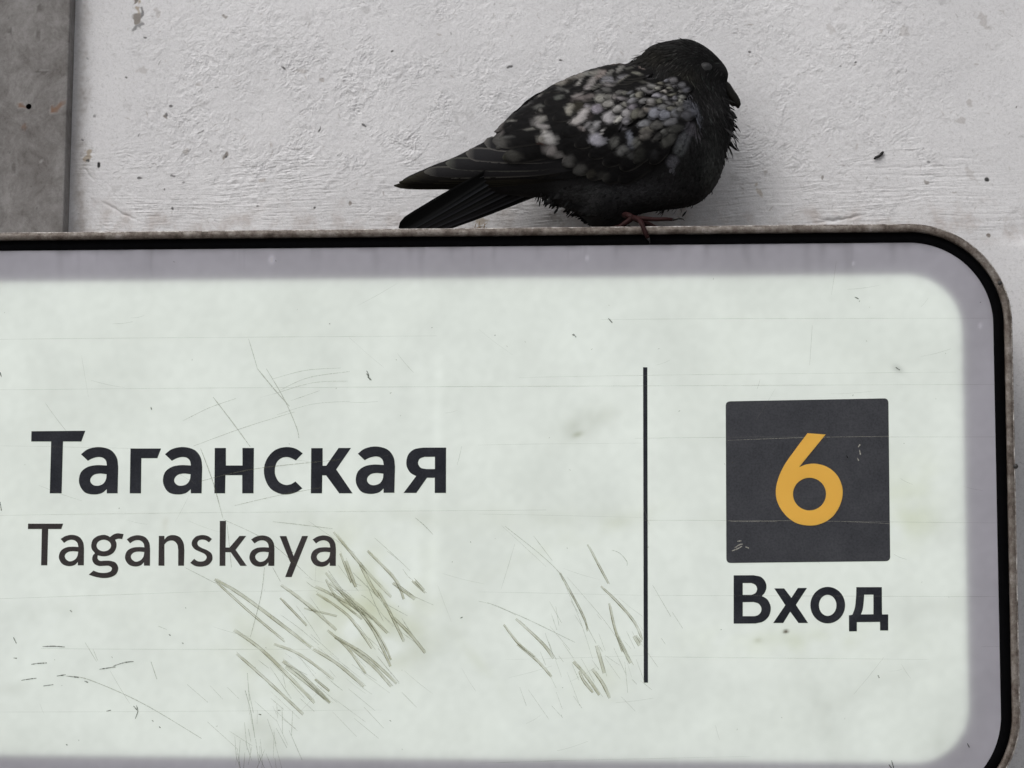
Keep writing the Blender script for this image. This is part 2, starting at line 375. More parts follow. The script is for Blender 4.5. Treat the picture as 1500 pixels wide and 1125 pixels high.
# ------------------------------------------------------------------ the light-box sign
RIGHT = pix(1487.5, 700, -0.120)[0]; TOP = pix(750, 333.5, -0.120)[2]; BOT = pix(750, 1194, -0.120)[2]
LEFT = pix(0, 700, -0.120)[0] - 0.32
sign = empty('light_box_sign', ((LEFT + RIGHT) / 2, 0, BOT))
thing(sign, 'white backlit metro entrance sign with black lettering and a scuffed rounded metal frame', 'sign')
NA = 28
def rrect(off, rad):
    """outline of the sign inset by off, corner radius rad; constant point count"""
    l, r, b, t = LEFT + off, RIGHT - off, BOT + off, TOP - off
    pts = []
    for cx, cz, a0 in ((r - rad, t - rad, 90), (r - rad, b + rad, 0), (l + rad, b + rad, -90), (l + rad, t - rad, -180)):
        for k in range(NA + 1):
            a = math.radians(a0 - 90 * k / NA)
            pts.append((cx + rad * math.cos(a), cz + rad * math.sin(a)))
    # subdivide the long straights so that they can be slightly uneven
    out = []
    for i in range(len(pts)):
        p, q = pts[i], pts[(i + 1) % len(pts)]
        out.append(p)
        if math.hypot(q[0] - p[0], q[1] - p[1]) > 0.1:
            for k in range(1, 160): out.append((p[0] + (q[0] - p[0]) * k / 160, p[1] + (q[1] - p[1]) * k / 160))
    return out
R0 = 0.088
def sweep(name, profile, material, wob=0.0):
    """profile: list of (inset, y); swept round the outline as a closed ring"""
    V = []; Fc = []; n = None
    for (off, y) in profile:
        ring = rrect(off, max(0.006, R0 - off)); n = len(ring)
        for i, (x, z) in enumerate(ring):
            w = wob * (math.sin(i * 0.7 + off * 900) + math.sin(i * 0.23 + 1.3) + random.uniform(-1, 1))
            V.append((x, y + w, z + w * 0.7))
    m_ = len(profile)
    for a in range(m_):
        b = (a + 1) % m_
        for i in range(n):
            j = (i + 1) % n
            Fc.append((a * n + i, a * n + j, b * n + j, b * n + i))
    me = mesh_py(name, V, Fc)
    return keep(link(name, me, material), sign)
def frame_material():
    m, nt, out = mat('weathered_aluminium')
    p = N(nt, 'BsdfPrincipled', Roughness=0.5, Metallic=0.25)
    c = coords(nt)
    n1 = N(nt, 'TexNoise', Scale=85.0, Detail=9.0, Roughness=0.82); nt.links.new(c, n1.inputs['Vector'])
    r1 = ramp(nt, [(0.38, (0.05, 0.036, 0.027)), (0.47, (0.125, 0.10, 0.083)), (0.56, (0.205, 0.18, 0.16)), (0.70, (0.38, 0.35, 0.33))])
    nt.links.new(n1.outputs['Fac'], r1.inputs[0])
    n2 = N(nt, 'TexNoise', Scale=350.0, Detail=5.0, Roughness=0.8, Distortion=1.0); nt.links.new(c, n2.inputs['Vector'])
    r2 = ramp(nt, [(0.28, (0.12, 0.08, 0.06)), (0.42, (1, 1, 1))]); nt.links.new(n2.outputs['Fac'], r2.inputs[0])
    a = mixc(nt, r1.outputs[0], r2.outputs[0], 0.85, 'MULTIPLY'); nt.links.new(a, p.inputs['Base Color'])
    bp = N(nt, 'Bump', Strength=0.5, Distance=0.0008); nt.links.new(n2.outputs['Fac'], bp.inputs['Height'])
    nt.links.new(bp.outputs[0], p.inputs['Normal']); nt.links.new(p.outputs[0], out.inputs[0]); return m
FR = frame_material()
m, nt, out = mat('worn_edge_highlight')  # worn rim metal, made pale to carry the bevel's sky highlight
p = N(nt, 'BsdfPrincipled', Roughness=0.4, Metallic=0.3); n1 = N(nt, 'TexNoise', Scale=130.0, Detail=6.0, Roughness=0.8); nt.links.new(coords(nt), n1.inputs['Vector'])
r1 = ramp(nt, [(0.36, (0.07, 0.055, 0.045)), (0.5, (0.30, 0.27, 0.25)), (0.62, (0.66, 0.64, 0.61))]); nt.links.new(n1.outputs['Fac'], r1.inputs[0]); nt.links.new(r1.outputs[0], p.inputs['Base Color']); nt.links.new(p.outputs[0], out.inputs[0])
bare = m
near_black = simple('near_black_matte', (0.0025, 0.0025, 0.003), 0.85, 0.0, 0.03)
sweep('frame', [(0.0012, -0.1198), (0.0062, -0.1200), (0.0066, -0.1190), (0.0066, -0.104), (0.0004, -0.104), (0.0002, -0.1188)], FR, 0.00006)
sweep('edge_trim', [(-0.0003, -0.1186), (0.0003, -0.1196), (0.0011, -0.1194), (0.0011, -0.112), (-0.0003, -0.112)], bare, 0.00007)
sweep('black_ring', [(0.0068, -0.1150), (0.0070, -0.1156), (0.0150, -0.1162), (0.0154, -0.1158), (0.0154, -0.1152), (0.0200, -0.1120), (0.0200, -0.1050), (0.0068, -0.1050)], near_black)  # near-black ring between the frame and the acrylic face
sweep('housing', [(0.0022, -0.1035), (0.0022, -0.0030), (0.0050, -0.0030), (0.0050, -0.1035)], FR)
# back plate of the box
bk = rrect(0.006, R0 - 0.006); n = len(bk)
keep(link('back_plate', mesh_py('back_plate', [(x, -0.012, z) for x, z in bk] + [(x, -0.008, z) for x, z in bk], [tuple(range(n)), tuple(range(n, 2 * n))[::-1]] + [(i, (i + 1) % n, n + (i + 1) % n, n + i) for i in range(n)], False), simple('inner_white', (0.7, 0.7, 0.7))), sign)
# the lit tray behind the acrylic face
m, nt, out = mat('lit_tray'); em = N(nt, 'Emission', Strength=1.34); em.inputs[0].default_value = (0.915, 1.0, 0.865, 1)
nt.links.new(em.outputs[0], out.inputs[0])
GT = pix(750, 407, -0.115)[2]; GB = pix(750, 1113, -0.115)[2]; GR = pix(1414, 750, -0.115)[0]
gl, rg = LEFT + 0.045, 0.048
tp = []
for cx, cz, a0 in ((GR - rg, GT - rg, 90), (GR - rg, GB + rg, 0), (gl + rg, GB + rg, -90), (gl + rg, GT - rg, -180)):
    for k in range(17):
        a = math.radians(a0 - 90 * k / 16); tp.append((cx + rg * math.cos(a), cz + rg * math.sin(a)))
n = len(tp)
TY = -0.1116
tray = link('light_tray', mesh_py('light_tray', [(x, TY, z) for x, z in tp] + [(x, TY + 0.03, z) for x, z in tp], [tuple(range(n)), tuple(range(n, 2 * n))[::-1]] + [(i, (i + 1) % n, n + (i + 1) % n, n + i) for i in range(n)], False), m)
tray.data.materials.append(simple('tray_side', (0.05, 0.05, 0.05)))
for i, p in enumerate(tray.data.polygons): p.material_index = 0 if i == 0 else 1
keep(tray, sign)

# acrylic face: translucent sheet with grime
def acrylic():
    m, nt, out = mat('milky_acrylic')
    at = N(nt, 'Attribute', attribute_name='grime')
    c = coords(nt)
    n1 = N(nt, 'TexNoise', Scale=7.0, Detail=7.0, Roughness=0.6); nt.links.new(c, n1.inputs['Vector'])
    r1 = ramp(nt, [(0.3, (0.93, 0.93, 0.92)), (0.7, (1, 1, 1))]); nt.links.new(n1.outputs['Fac'], r1.inputs[0])
    g = mixc(nt, r1.outputs[0], at.outputs['Color'], 1.0, 'MULTIPLY')
    dcol = mixc(nt, g, (0.745, 0.725, 0.82), 1.0, 'MULTIPLY')
    tcol = mixc(nt, g, (0.90, 0.93, 0.90), 1.0, 'MULTIPLY')
    d = N(nt, 'BsdfDiffuse'); nt.links.new(dcol, d.inputs[0])
    t = N(nt, 'BsdfTranslucent'); nt.links.new(tcol, t.inputs[0])
    mx = N(nt, 'MixShader'); mx.inputs[0].default_value = 0.5
    nt.links.new(d.outputs[0], mx.inputs[1]); nt.links.new(t.outputs[0], mx.inputs[2])
    gl = N(nt, 'BsdfGlossy', Roughness=0.22); fr = N(nt, 'Fresnel', IOR=1.42)
    m2 = N(nt, 'MixShader'); nt.links.new(fr.outputs[0], m2.inputs[0]); nt.links.new(mx.outputs[0], m2.inputs[1]); nt.links.new(gl.outputs[0], m2.inputs[2])
    bp = N(nt, 'Bump', Strength=0.08, Distance=0.001)
    nb = N(nt, 'TexNoise', Scale=30.0, Detail=3.0); nt.links.new(c, nb.inputs['Vector']); nt.links.new(nb.outputs['Fac'], bp.inputs['Height']); nt.links.new(bp.outputs[0], gl.inputs['Normal'])
    nt.links.new(m2.outputs[0], out.inputs[0]); return m
gs = 0.0016
ax = np.arange(LEFT + 0.010, RIGHT - 0.010, gs); az = np.arange(BOT + 0.010, TOP - 0.010, gs)
AX, AZ = np.meshgrid(ax, az, indexing='ij')
ins = 0.0105; rad = R0 - ins                                   # sheet ends under the black ring
def sdrr(x, z):
    cx, cz = (LEFT + RIGHT) / 2, (BOT + TOP) / 2
    hx_, hz_ = (RIGHT - LEFT) / 2 - ins - rad, (TOP - BOT) / 2 - ins - rad
    qx_, qz_ = np.abs(x - cx) - hx_, np.abs(z - cz) - hz_
    return np.hypot(np.maximum(qx_, 0), np.maximum(qz_, 0)) + np.minimum(np.maximum(qx_, qz_), 0) - rad
PXp, PYp = proj(np.stack([AX, np.full(AX.shape, SIGN_Y), AZ], -1))
Gm = np.ones(AX.shape + (3,))
cl1, cl2, cl3 = lownoise(*AX.shape, 3, 41), lownoise(*AX.shape, 9, 42), lownoise(*AX.shape, 1, 43)
def smudge(x, y, rx, ry, col, a, th=0.0):
    c, s = math.cos(th), math.sin(th); dx, dy = PXp - x, PYp - y
    d = ((dx * c + dy * s) / rx) ** 2 + ((-dx * s + dy * c) / ry) ** 2
    k = np.clip(a * np.exp(-d) * (1 + 0.45 * cl1 + 0.3 * cl2), 0, 1)[..., None]
    Gm[:] = Gm * (1 - k) + Gm * np.array(col) * k
olive = (0.80, 0.80, 0.66)
smudge(520, 870, 85, 75, olive, .50, .6); smudge(555, 900, 60, 60, olive, .35); smudge(400, 960, 100, 45, olive, .28, .6); smudge(560, 960, 60, 30, (.75, .75, .70), .3)
smudge(860, 620, 40, 18, (.72, .72, .68), .5, -.5); smudge(848, 636, 8, 4, (.5, .5, .4), .8, -.3); smudge(870, 980, 40, 40, olive, .22, .7); smudge(380, 1080, 60, 40, (.7, .7, .66), .35, 1.3)
smudge(1315, 540, 9, 5, (.7, .7, .7), .5, .5); smudge(100, 900, 60, 18, (.8, .8, .78), .5); smudge(1330, 735, 40, 60, (.85, .86, .72), .5); smudge(30, 1010, 25, 12, (.8, .8, .78), .5)
smudge(243, 770, 5, 9, (.62, .55, .45), .6); smudge(1151, 925, 3.6, 2.4, (.08, .05, .02), 1.0); smudge(1110, 938, 6, 4, (.6, .6, .5), .5); smudge(398, 380, 4, 6, (1.25, 1.25, 1.25), .9)
smudge(1160, 940, 120, 20, (.85, .86, .72), .35); smudge(750, 760, 400, 16, (.92, .92, .9), .5)
for _ in range(15):
    smudge(random.uniform(0, 1460), random.uniform(365, 1120), random.uniform(20, 120), random.uniform(8, 40), random.choice([(.86, .86, .85), (.9, .9, .84), (1.06, 1.06, 1.06)]), random.uniform(.2, .45), random.uniform(-1.5, 1.5))
# wiped streaks: faintly cleaner vertical bands
for x, w, a in ((640, 9, .07), (612, 12, .04), (520, 16, .03), (945, 24, .03)):
    Gm *= 1 + a * np.exp(-((PXp - x + (PYp - 640) * 0.03) / w) ** 2)[..., None] * sm(470, 560, PYp)[..., None] * sm(1000, 820, PYp)[..., None]
Gm *= 1 - 0.022 * np.clip(cl2, -1.5, 2)[..., None] - 0.012 * np.clip(cl3, -2, 2)[..., None]
# rain dirt hanging in the shaded top band and at the panel's edge
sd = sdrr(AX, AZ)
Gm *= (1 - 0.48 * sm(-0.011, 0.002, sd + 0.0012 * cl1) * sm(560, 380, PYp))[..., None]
for _ in range(70):                                            # rain runs below the black ring
    x, l, w, a = random.uniform(-150, 1440), random.uniform(10, 75), random.uniform(1.5, 7), random.uniform(.03, .16)
    Gm *= (1 - a * np.exp(-((PXp - x - (PYp - 360) * .02 + cl1 * .8) / w) ** 2) * sm(360 + l, 352, PYp))[..., None]
for x, y, r in ((398, 381, 3), (860, 378, 2.5), (1250, 386, 2), (1436, 477, 2.5), (625, 360, 2), (205, 362, 3)):
    Gm *= (1 + .45 * np.exp(-((PXp - x) ** 2 + ((PYp - y) / 1.5) ** 2) / r ** 2))[..., None]
inside = sd < 0.0
fcs = grid_faces(*AX.shape)
fcs = fcs[inside.ravel()[fcs].all(1)]
me = mesh_np('face_panel', np.stack([AX, np.full(AX.shape, SIGN_Y), AZ], -1).reshape(-1, 3), fcs)
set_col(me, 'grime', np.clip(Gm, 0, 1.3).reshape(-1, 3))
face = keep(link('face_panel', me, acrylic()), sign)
face['label'] = 'milky white acrylic face lit from behind with a grey unlit margin'

# ---- lettering: cut film, traced outline by outline
def cr(pts, n=7):
    """closed outline through pts; a third entry marks a corner"""
    out = []; m_ = len(pts)
    for i in range(m_):
        p1, p2 = pts[i], pts[(i + 1) % m_]
        c1, c2 = len(p1) > 2, len(p2) > 2
        if c1 and c2: out.append(p1[:2]); continue
        p0 = pts[i - 1] if not c1 else (2 * p1[0] - p2[0], 2 * p1[1] - p2[1])
        p3 = pts[(i + 2) % m_] if not c2 else (2 * p2[0] - p1[0], 2 * p2[1] - p1[1])
        P = [np.array(q[:2], float) for q in (p0, p1, p2, p3)]
        d = [max(np.linalg.norm(P[k + 1] - P[k]) ** 0.5, 1e-3) for k in range(3)]
        m1 = (P[1] - P[0]) / d[0] - (P[2] - P[0]) / (d[0] + d[1]) + (P[2] - P[1]) / d[1]
        m2 = (P[2] - P[1]) / d[1] - (P[3] - P[1]) / (d[1] + d[2]) + (P[3] - P[2]) / d[2]
        m1 *= d[1]; m2 *= d[1]
        for k in range(n):
            t = k / n
            q = P[1] * (2 * t**3 - 3 * t**2 + 1) + m1 * (t**3 - 2 * t**2 + t) + P[2] * (-2 * t**3 + 3 * t**2) + m2 * (t**3 - t**2)
            out.append(tuple(q))
    return out
def C(*p): return [(x, y, 1) for x, y in p]
def ell(cx, cy, rx, ry, n=44): return [(cx + rx * math.cos(2 * math.pi * k / n), cy + ry * math.sin(2 * math.pi * k / n)) for k in range(n)]
def film(name, contours, material, parent, y=SIGN_Y, thick=0.00028, label=None):
    """contours in photo pixels (first outer, the rest holes) -> thin cut film on the plane y"""
    cu = bpy.data.curves.new(name, 'CURVE'); cu.dimensions = '2D'; cu.fill_mode = 'BOTH'; cu.extrude = thick / 2
    for c in contours:
        P = pix(np.array([q[0] for q in c]), np.array([q[1] for q in c]), y)
        sp = cu.splines.new('POLY'); sp.points.add(len(c) - 1); sp.use_cyclic_u = True
        for k in range(len(c)): sp.points[k].co = (P[k, 0], P[k, 2], 0, 1)
    t = bpy.data.objects.new('tmp', cu); COL.objects.link(t)
    dg = bpy.context.evaluated_depsgraph_get(); me = bpy.data.meshes.new_from_object(t.evaluated_get(dg), depsgraph=dg)
    bpy.data.objects.remove(t); bpy.data.curves.remove(cu)
    me.transform(Matrix(((1, 0, 0, 0), (0, 0, -1, 0), (0, 1, 0, 0), (0, 0, 0, 1)))); me.transform(Matrix.Translation((0, y - thick / 2 - 0.00006, 0)))
    me.name = name; me.materials.clear()
    o = keep(link(name, me, material), sign) if parent is None else link(name, me, material)
    if parent is not None:
        o.parent = parent
    if label: o['label'] = label
    return o
def fade_film(name, base, pale):
    m, nt, out = mat(name)
    p = N(nt, 'BsdfPrincipled', Roughness=0.5); p.inputs['Specular IOR Level'].default_value = 0.15
    c = coords(nt)
    n1 = N(nt, 'TexNoise', Scale=26.0, Detail=6.0, Roughness=0.65); nt.links.new(c, n1.inputs['Vector'])
    r1 = ramp(nt, [(0.3, base), (0.75, pale)]); nt.links.new(n1.outputs['Fac'], r1.inputs[0])
    n2 = N(nt, 'TexNoise', Scale=600.0, Detail=3.0); nt.links.new(c, n2.inputs['Vector'])
    r2 = ramp(nt, [(0.3, (.75, .75, .75)), (0.6, (1, 1, 1))]); nt.links.new(n2.outputs['Fac'], r2.inputs[0])
    nt.links.new(mixc(nt, r1.outputs[0], r2.outputs[0], 1.0, 'MULTIPLY'), p.inputs['Base Color'])
    nt.links.new(p.outputs[0], out.inputs[0]); return m
ink = fade_film('black_film', (0.010, 0.012, 0.018), (0.040, 0.042, 0.052))
ink_thin = fade_film('brown_black_film', (0.035, 0.030, 0.029), (0.066, 0.058, 0.060))
ink_sq = fade_film('charcoal_film', (0.044, 0.046, 0.054), (0.072, 0.074, 0.084))
m, nt, out = mat('yellow_film')                       # translucent yellow, lit through by the box
d = N(nt, 'BsdfDiffuse'); d.inputs[0].default_value = (0.66, 0.36, 0.075, 1)
t = N(nt, 'BsdfTranslucent'); t.inputs[0].default_value = (1.0, 0.76, 0.24, 1)
mx = N(nt, 'MixShader'); mx.inputs[0].default_value = 0.6
n1 = N(nt, 'TexNoise', Scale=40.0, Detail=4.0); nt.links.new(coords(nt), n1.inputs['Vector'])
r1 = ramp(nt, [(0.3, (0.92, 0.63, 0.19)), (0.7, (0.97, 0.68, 0.21))]); nt.links.new(n1.outputs['Fac'], r1.inputs[0]); nt.links.new(r1.outputs[0], d.inputs[0])
nt.links.new(d.outputs[0], mx.inputs[1]); nt.links.new(t.outputs[0], mx.inputs[2]); nt.links.new(mx.outputs[0], out.inputs[0])
yellow = m

S8 = 8.654
def Z(contour, ox, oy, s, dx=0.0, dy=0.0): return [(q[0] / s + ox + dx, q[1] / s + oy + dy) for q in contour]
a_bold = [cr([(768, 480, 1), (850, 418), (1000, 388), (1150, 430), (1222, 525), (1240, 640, 1), (1232, 975, 1), (1095, 975, 1), (1095, 922, 1), (1035, 970), (930, 990), (820, 965), (760, 890), (742, 805), (770, 705), (850, 642), (960, 618), (1097, 622, 1), (1083, 560), (1045, 525), (990, 515), (920, 530), (855, 562, 1)]),
          cr([(1092, 733, 1), (1000, 725), (930, 742), (890, 785), (888, 830), (925, 870), (985, 878), (1050, 852), (1085, 795)])]
a_reg = [cr([(510, 342, 1), (570, 306), (660, 290), (748, 318), (795, 385), (806, 460, 1), (804, 676, 1), (728, 676, 1), (728, 632, 1), (690, 670), (620, 687), (540, 665), (497, 610), (488, 560), (515, 490), (580, 450), (660, 440), (735, 443, 1), (722, 392), (690, 362), (650, 352), (600, 362), (553, 392, 1)]),
         cr([(733, 503, 1), (660, 498), (600, 510), (563, 550), (572, 592), (620, 625), (680, 610), (720, 565)])]
L = []
L.append(('letter', [Z(cr(C((140, 188), (822, 182), (772, 318), (540, 318), (522, 975), (372, 975), (390, 318), (137, 318))), 30, 610, S8)], ink))
for dx, dy in ((0, 0), (123.0, 0), (405.4, -.8)):
    L.append(('letter', [Z(c, 30, 610, S8, dx, dy) for c in a_bold], ink))
L.append(('letter', [Z(cr(C((97, 407), (485, 407), (437, 530), (235, 530), (230, 975), (88, 975))), 180, 610, S8)], ink))
L.append(('letter', [Z(cr(C((127, 400), (268, 400), (268, 622), (478, 622), (478, 400), (623, 400), (618, 975), (475, 975), (475, 745), (262, 745), (258, 975), (122, 975))), 300, 610, S8)], ink))
L.append(('letter', [Z(cr([(1242, 468, 1), (1160, 412), (1040, 388), (900, 422), (800, 520), (752, 650), (765, 790), (830, 910), (930, 972), (1030, 990), (1150, 965), (1238, 912, 1), (1150, 825, 1), (1090, 860), (1020, 868), (940, 828), (895, 745), (890, 660), (915, 580), (970, 530), (1040, 515), (1100, 530), (1155, 558, 1)]), 300, 610, S8)], ink))
L.append(('letter', [Z(cr(C((138, 402), (283, 402), (283, 625), (328, 625), (485, 400), (642, 400), (455, 672), (662, 975), (493, 975), (327, 748), (278, 748), (275, 975), (133, 975))), 440, 610, S8)], ink))
L.append(('letter', [Z(cr([(1242, 395, 1), (1240, 970, 1), (1098, 970, 1), (1098, 778, 1), (1000, 778, 1), (865, 970, 1), (703, 970, 1), (862, 757, 1), (790, 715), (745, 640), (738, 570), (765, 480), (835, 418), (950, 395, 1)]), 510, 610, S8),
                     Z(cr([(1100, 512, 1), (1100, 667, 1), (990, 667, 1), (920, 650), (887, 595), (905, 540), (965, 513, 1)]), 510, 610, S8)], ink))
# second line
L.append(('letter', [Z(cr(C((97, 148), (542, 148), (518, 216), (352, 216), (340, 676), (262, 676), (272, 216), (95, 216))), 30, 750, S8)], ink_thin))
for dx, dy in ((0, 0), (96.8, .5), (279.0, .8), (369.0, .8)):
    L.append(('letter', [Z(c, 30, 750, S8, dx, dy) for c in a_reg], ink_thin))
L.append(('letter', [Z(cr([(1135, 318, 1), (1180, 285), (1230, 270), (1308, 280, 1), (1290, 343, 1), (1240, 340), (1200, 352, 1), (1218, 400), (1213, 455), (1180, 515), (1115, 553), (1045, 562), (980, 550, 1), (978, 590), (1005, 618), (1060, 618), (1130, 618), (1205, 642), (1240, 710), (1215, 785), (1150, 825), (1050, 838), (950, 822), (867, 795, 1), (925, 743, 1), (1000, 768), (1090, 770), (1150, 745), (1158, 708), (1120, 683), (1060, 683), (990, 683), (935, 655), (910, 600), (920, 550), (945, 522, 1), (905, 470), (898, 420), (920, 350), (980, 305), (1060, 290), (1105, 300)]), 30, 750, S8),
                     Z(ell(1057, 425, 92, 73), 30, 750, S8)], ink_thin))
L.append(('letter', [Z(cr([(457, 303, 1), (527, 303, 1), (527, 348, 1), (572, 306), (640, 292), (720, 318), (768, 390), (780, 480, 1), (775, 681, 1), (702, 681, 1), (702, 480, 1), (690, 412), (652, 370), (610, 362), (562, 377), (527, 412, 1), (527, 681, 1), (452, 681, 1)]), 180, 750, S8)], ink_thin))
L.append(('letter', [Z(cr([(1130, 342, 1), (1080, 306), (1010, 292), (930, 310), (880, 365), (875, 420), (910, 470), (980, 505), (1040, 535), (1063, 572), (1040, 615), (990, 628), (940, 620), (905, 593, 1), (855, 645, 1), (920, 685), (1010, 692), (1090, 665), (1135, 600), (1125, 530), (1070, 485), (1000, 455), (955, 425), (945, 390), (965, 360), (1010, 350), (1050, 358), (1092, 385, 1)]), 180, 750, S8)], ink_thin))
L.append(('letter', [Z(cr(C((-155, 113), (-77, 113), (-82, 450), (-32, 450), (95, 303), (180, 303), (45, 480), (187, 683), (105, 683), (-17, 510), (-84, 510), (-85, 683), (-158, 683))), 340, 750, S8)], ink_thin))
L.append(('letter', [Z(cr(C((603, 305), (688, 305), (780, 560), (887, 305), (964, 303), (755, 825), (673, 825), (742, 640), (732, 625))), 340, 750, S8)], ink_thin))
# entrance word
SB = 10.715
L.append(('letter', [Z(cr([(157, 137, 1), (470, 135, 1), (590, 165), (655, 240), (672, 320), (650, 400), (600, 462, 1), (680, 510), (728, 590), (740, 665), (708, 780), (620, 862), (500, 893, 1), (157, 895, 1)]), 1060, 830, SB),
                     Z(cr([(300, 258, 1), (435, 258, 1), (498, 287), (525, 350), (500, 413), (440, 443, 1), (300, 443, 1)]), 1060, 830, SB),
                     Z(cr([(300, 558, 1), (470, 556, 1), (548, 582), (592, 650), (580, 720), (535, 763), (480, 778, 1), (300, 778, 1)]), 1060, 830, SB)], ink))
L.append(('letter', [Z(cr(C((795, 342), (950, 342), (1063, 490), (1165, 335), (1308, 335), (1135, 600), (1325, 885), (1175, 885), (1045, 708), (935, 885), (778, 885), (968, 605))), 1060, 830, SB)], ink))
L.append(('letter', [Z(ell(348, 605, 273, 287), 1180, 830, SB), Z(ell(347, 608, 137, 165), 1180, 830, SB)], ink))
L.append(('letter', [Z(cr([(797, 322, 1), (1197, 322, 1), (1200, 750, 1), (1297, 750, 1), (1297, 1003, 1), (1170, 1003, 1), (1168, 868, 1), (805, 872, 1), (805, 1015, 1), (682, 1017, 1), (680, 765, 1), (735, 755, 1), (772, 650), (790, 500), (797, 322, 1)][:-1]), 1180, 830, SB),
                     Z(cr([(920, 440, 1), (1065, 440, 1), (1065, 748, 1), (868, 750, 1), (895, 680), (912, 560)]), 1180, 830, SB)], ink))
for nm, cs, mt in L: film(nm, cs, mt, face)
film('divider_line', [cr(C((942.0, 538), (948.2, 538), (949.2, 1000), (943.0, 1000)))], ink, face)
def rquad(p, r):
    out = []
    for i in range(4):
        a, b, c = (np.array(p[(i + k) % 4], float) for k in (-1, 0, 1))
        u, v = (a - b) / np.linalg.norm(a - b), (c - b) / np.linalg.norm(c - b)
        for k in range(7):
            t = k / 6; out.append(tuple(b + u * r * (1 - t) ** 2 + v * r * t ** 2))
    return out
DG = [Z(cr([(497, 100, 1), (678, 112, 1), (412, 440, 1), (485, 412), (580, 405), (700, 440), (800, 530), (848, 670), (825, 810), (740, 940), (620, 1008), (510, 1022), (380, 995), (270, 910), (197, 790), (180, 680), (202, 560), (265, 420), (375, 262)]), 1110, 620, 6.82), Z(ell(517, 708, 165, 163), 1110, 620, 6.82)]
square = film('number_square', [rquad([(1063, 588), (1301.3, 583.5), (1304, 822), (1064, 824.8)], 7)] + DG, ink_sq, None)
square['label'] = 'charcoal square with rounded corners on the sign face'
film('digit', DG, yellow, square, y=SIGN_Y - 0.0004, label='yellow numeral six')

# ---- scratches and gouges in the face
def scratch_mat(name, col, alpha, sc=700.0):
    m, nt, out = mat(name)
    d = N(nt, 'BsdfDiffuse'); d.inputs[0].default_value = (*col, 1); t = N(nt, 'BsdfTransparent'); mx = N(nt, 'MixShader')
    n1 = N(nt, 'TexNoise', Scale=sc, Detail=2.0); nt.links.new(coords(nt), n1.inputs['Vector'])
    r1 = ramp(nt, [(0.3, (alpha * .35,) * 3), (0.65, (alpha,) * 3)]); nt.links.new(n1.outputs['Fac'], r1.inputs[0])
    nt.links.new(r1.outputs[0], mx.inputs[0]); nt.links.new(t.outputs[0], mx.inputs[1]); nt.links.new(d.outputs[0], mx.inputs[2])
    nt.links.new(mx.outputs[0], out.inputs[0]); return m
class Rib:
    def __init__(s): s.V = []; s.F = []
    def add(s, pts, w, y):
        pts = [np.array(p, float) for p in pts]
        # resample as a smooth open line
        if len(pts) > 2:
            q = []
            for i in range(len(pts) - 1):
                p0, p1, p2, p3 = pts[max(i - 1, 0)], pts[i], pts[i + 1], pts[min(i + 2, len(pts) - 1)]
                for k in range(8):
                    t = k / 8; q.append(0.5 * (2 * p1 + (p2 - p0) * t + (2 * p0 - 5 * p1 + 4 * p2 - p3) * t * t + (3 * p1 - p0 - 3 * p2 + p3) * t ** 3))
            pts = q + [pts[-1]]
        else:
            n = max(3, int(np.linalg.norm(pts[1] - pts[0]) / 12)); pts = [pts[0] + (pts[1] - pts[0]) * k / n for k in range(n + 1)]
        b = len(s.V); n = len(pts)
        for i, p in enumerate(pts):
            t = pts[min(i + 1, n - 1)] - pts[max(i - 1, 0)]; t /= max(np.linalg.norm(t), 1e-6); pr = np.array([-t[1], t[0]])
            ww = w * (0.35 + 0.65 * math.sin(math.pi * min(1, (i + .3) / n * 1.0)) ** .5) * random.uniform(.75, 1.2)
            for sg in (-.5, .5):
                e = p + pr * ww * sg; s.V.append(tuple(pix(e[0], e[1], y)))
            if i: s.F.append((b + 2 * i - 2, b + 2 * i, b + 2 * i + 1, b + 2 * i - 1))
gou, hair, flk, pale_r, seam = Rib(), Rib(), Rib(), Rib(), Rib()
YS = SIGN_Y - 0.00062
def z8(*p): return [(280 + x / 1.875, 480 + y / 1.875) for x, y in p]
def zr(*p): return [(700 + x / 2.143, 500 + y / 2.143) for x, y in p]
def z6(*p): return [(x / 1.923, 540 + y / 1.923) for x, y in p]
def gouge(pts, w):
    pts = [np.array(p, float) for p in pts]
    t = pts[-1] - pts[0]; t /= np.linalg.norm(t); pr = np.array([-t[1], t[0]])
    gou.add([p + pr * w * .5 for p in pts], random.uniform(.8, 1.3), YS)
    if random.random() < .8: gou.add([p - pr * w * .5 + t * random.uniform(-4, 6) for p in pts], random.uniform(.4, .8), YS)
    pale_r.add([p for p in pts], w, YS + 0.0001)
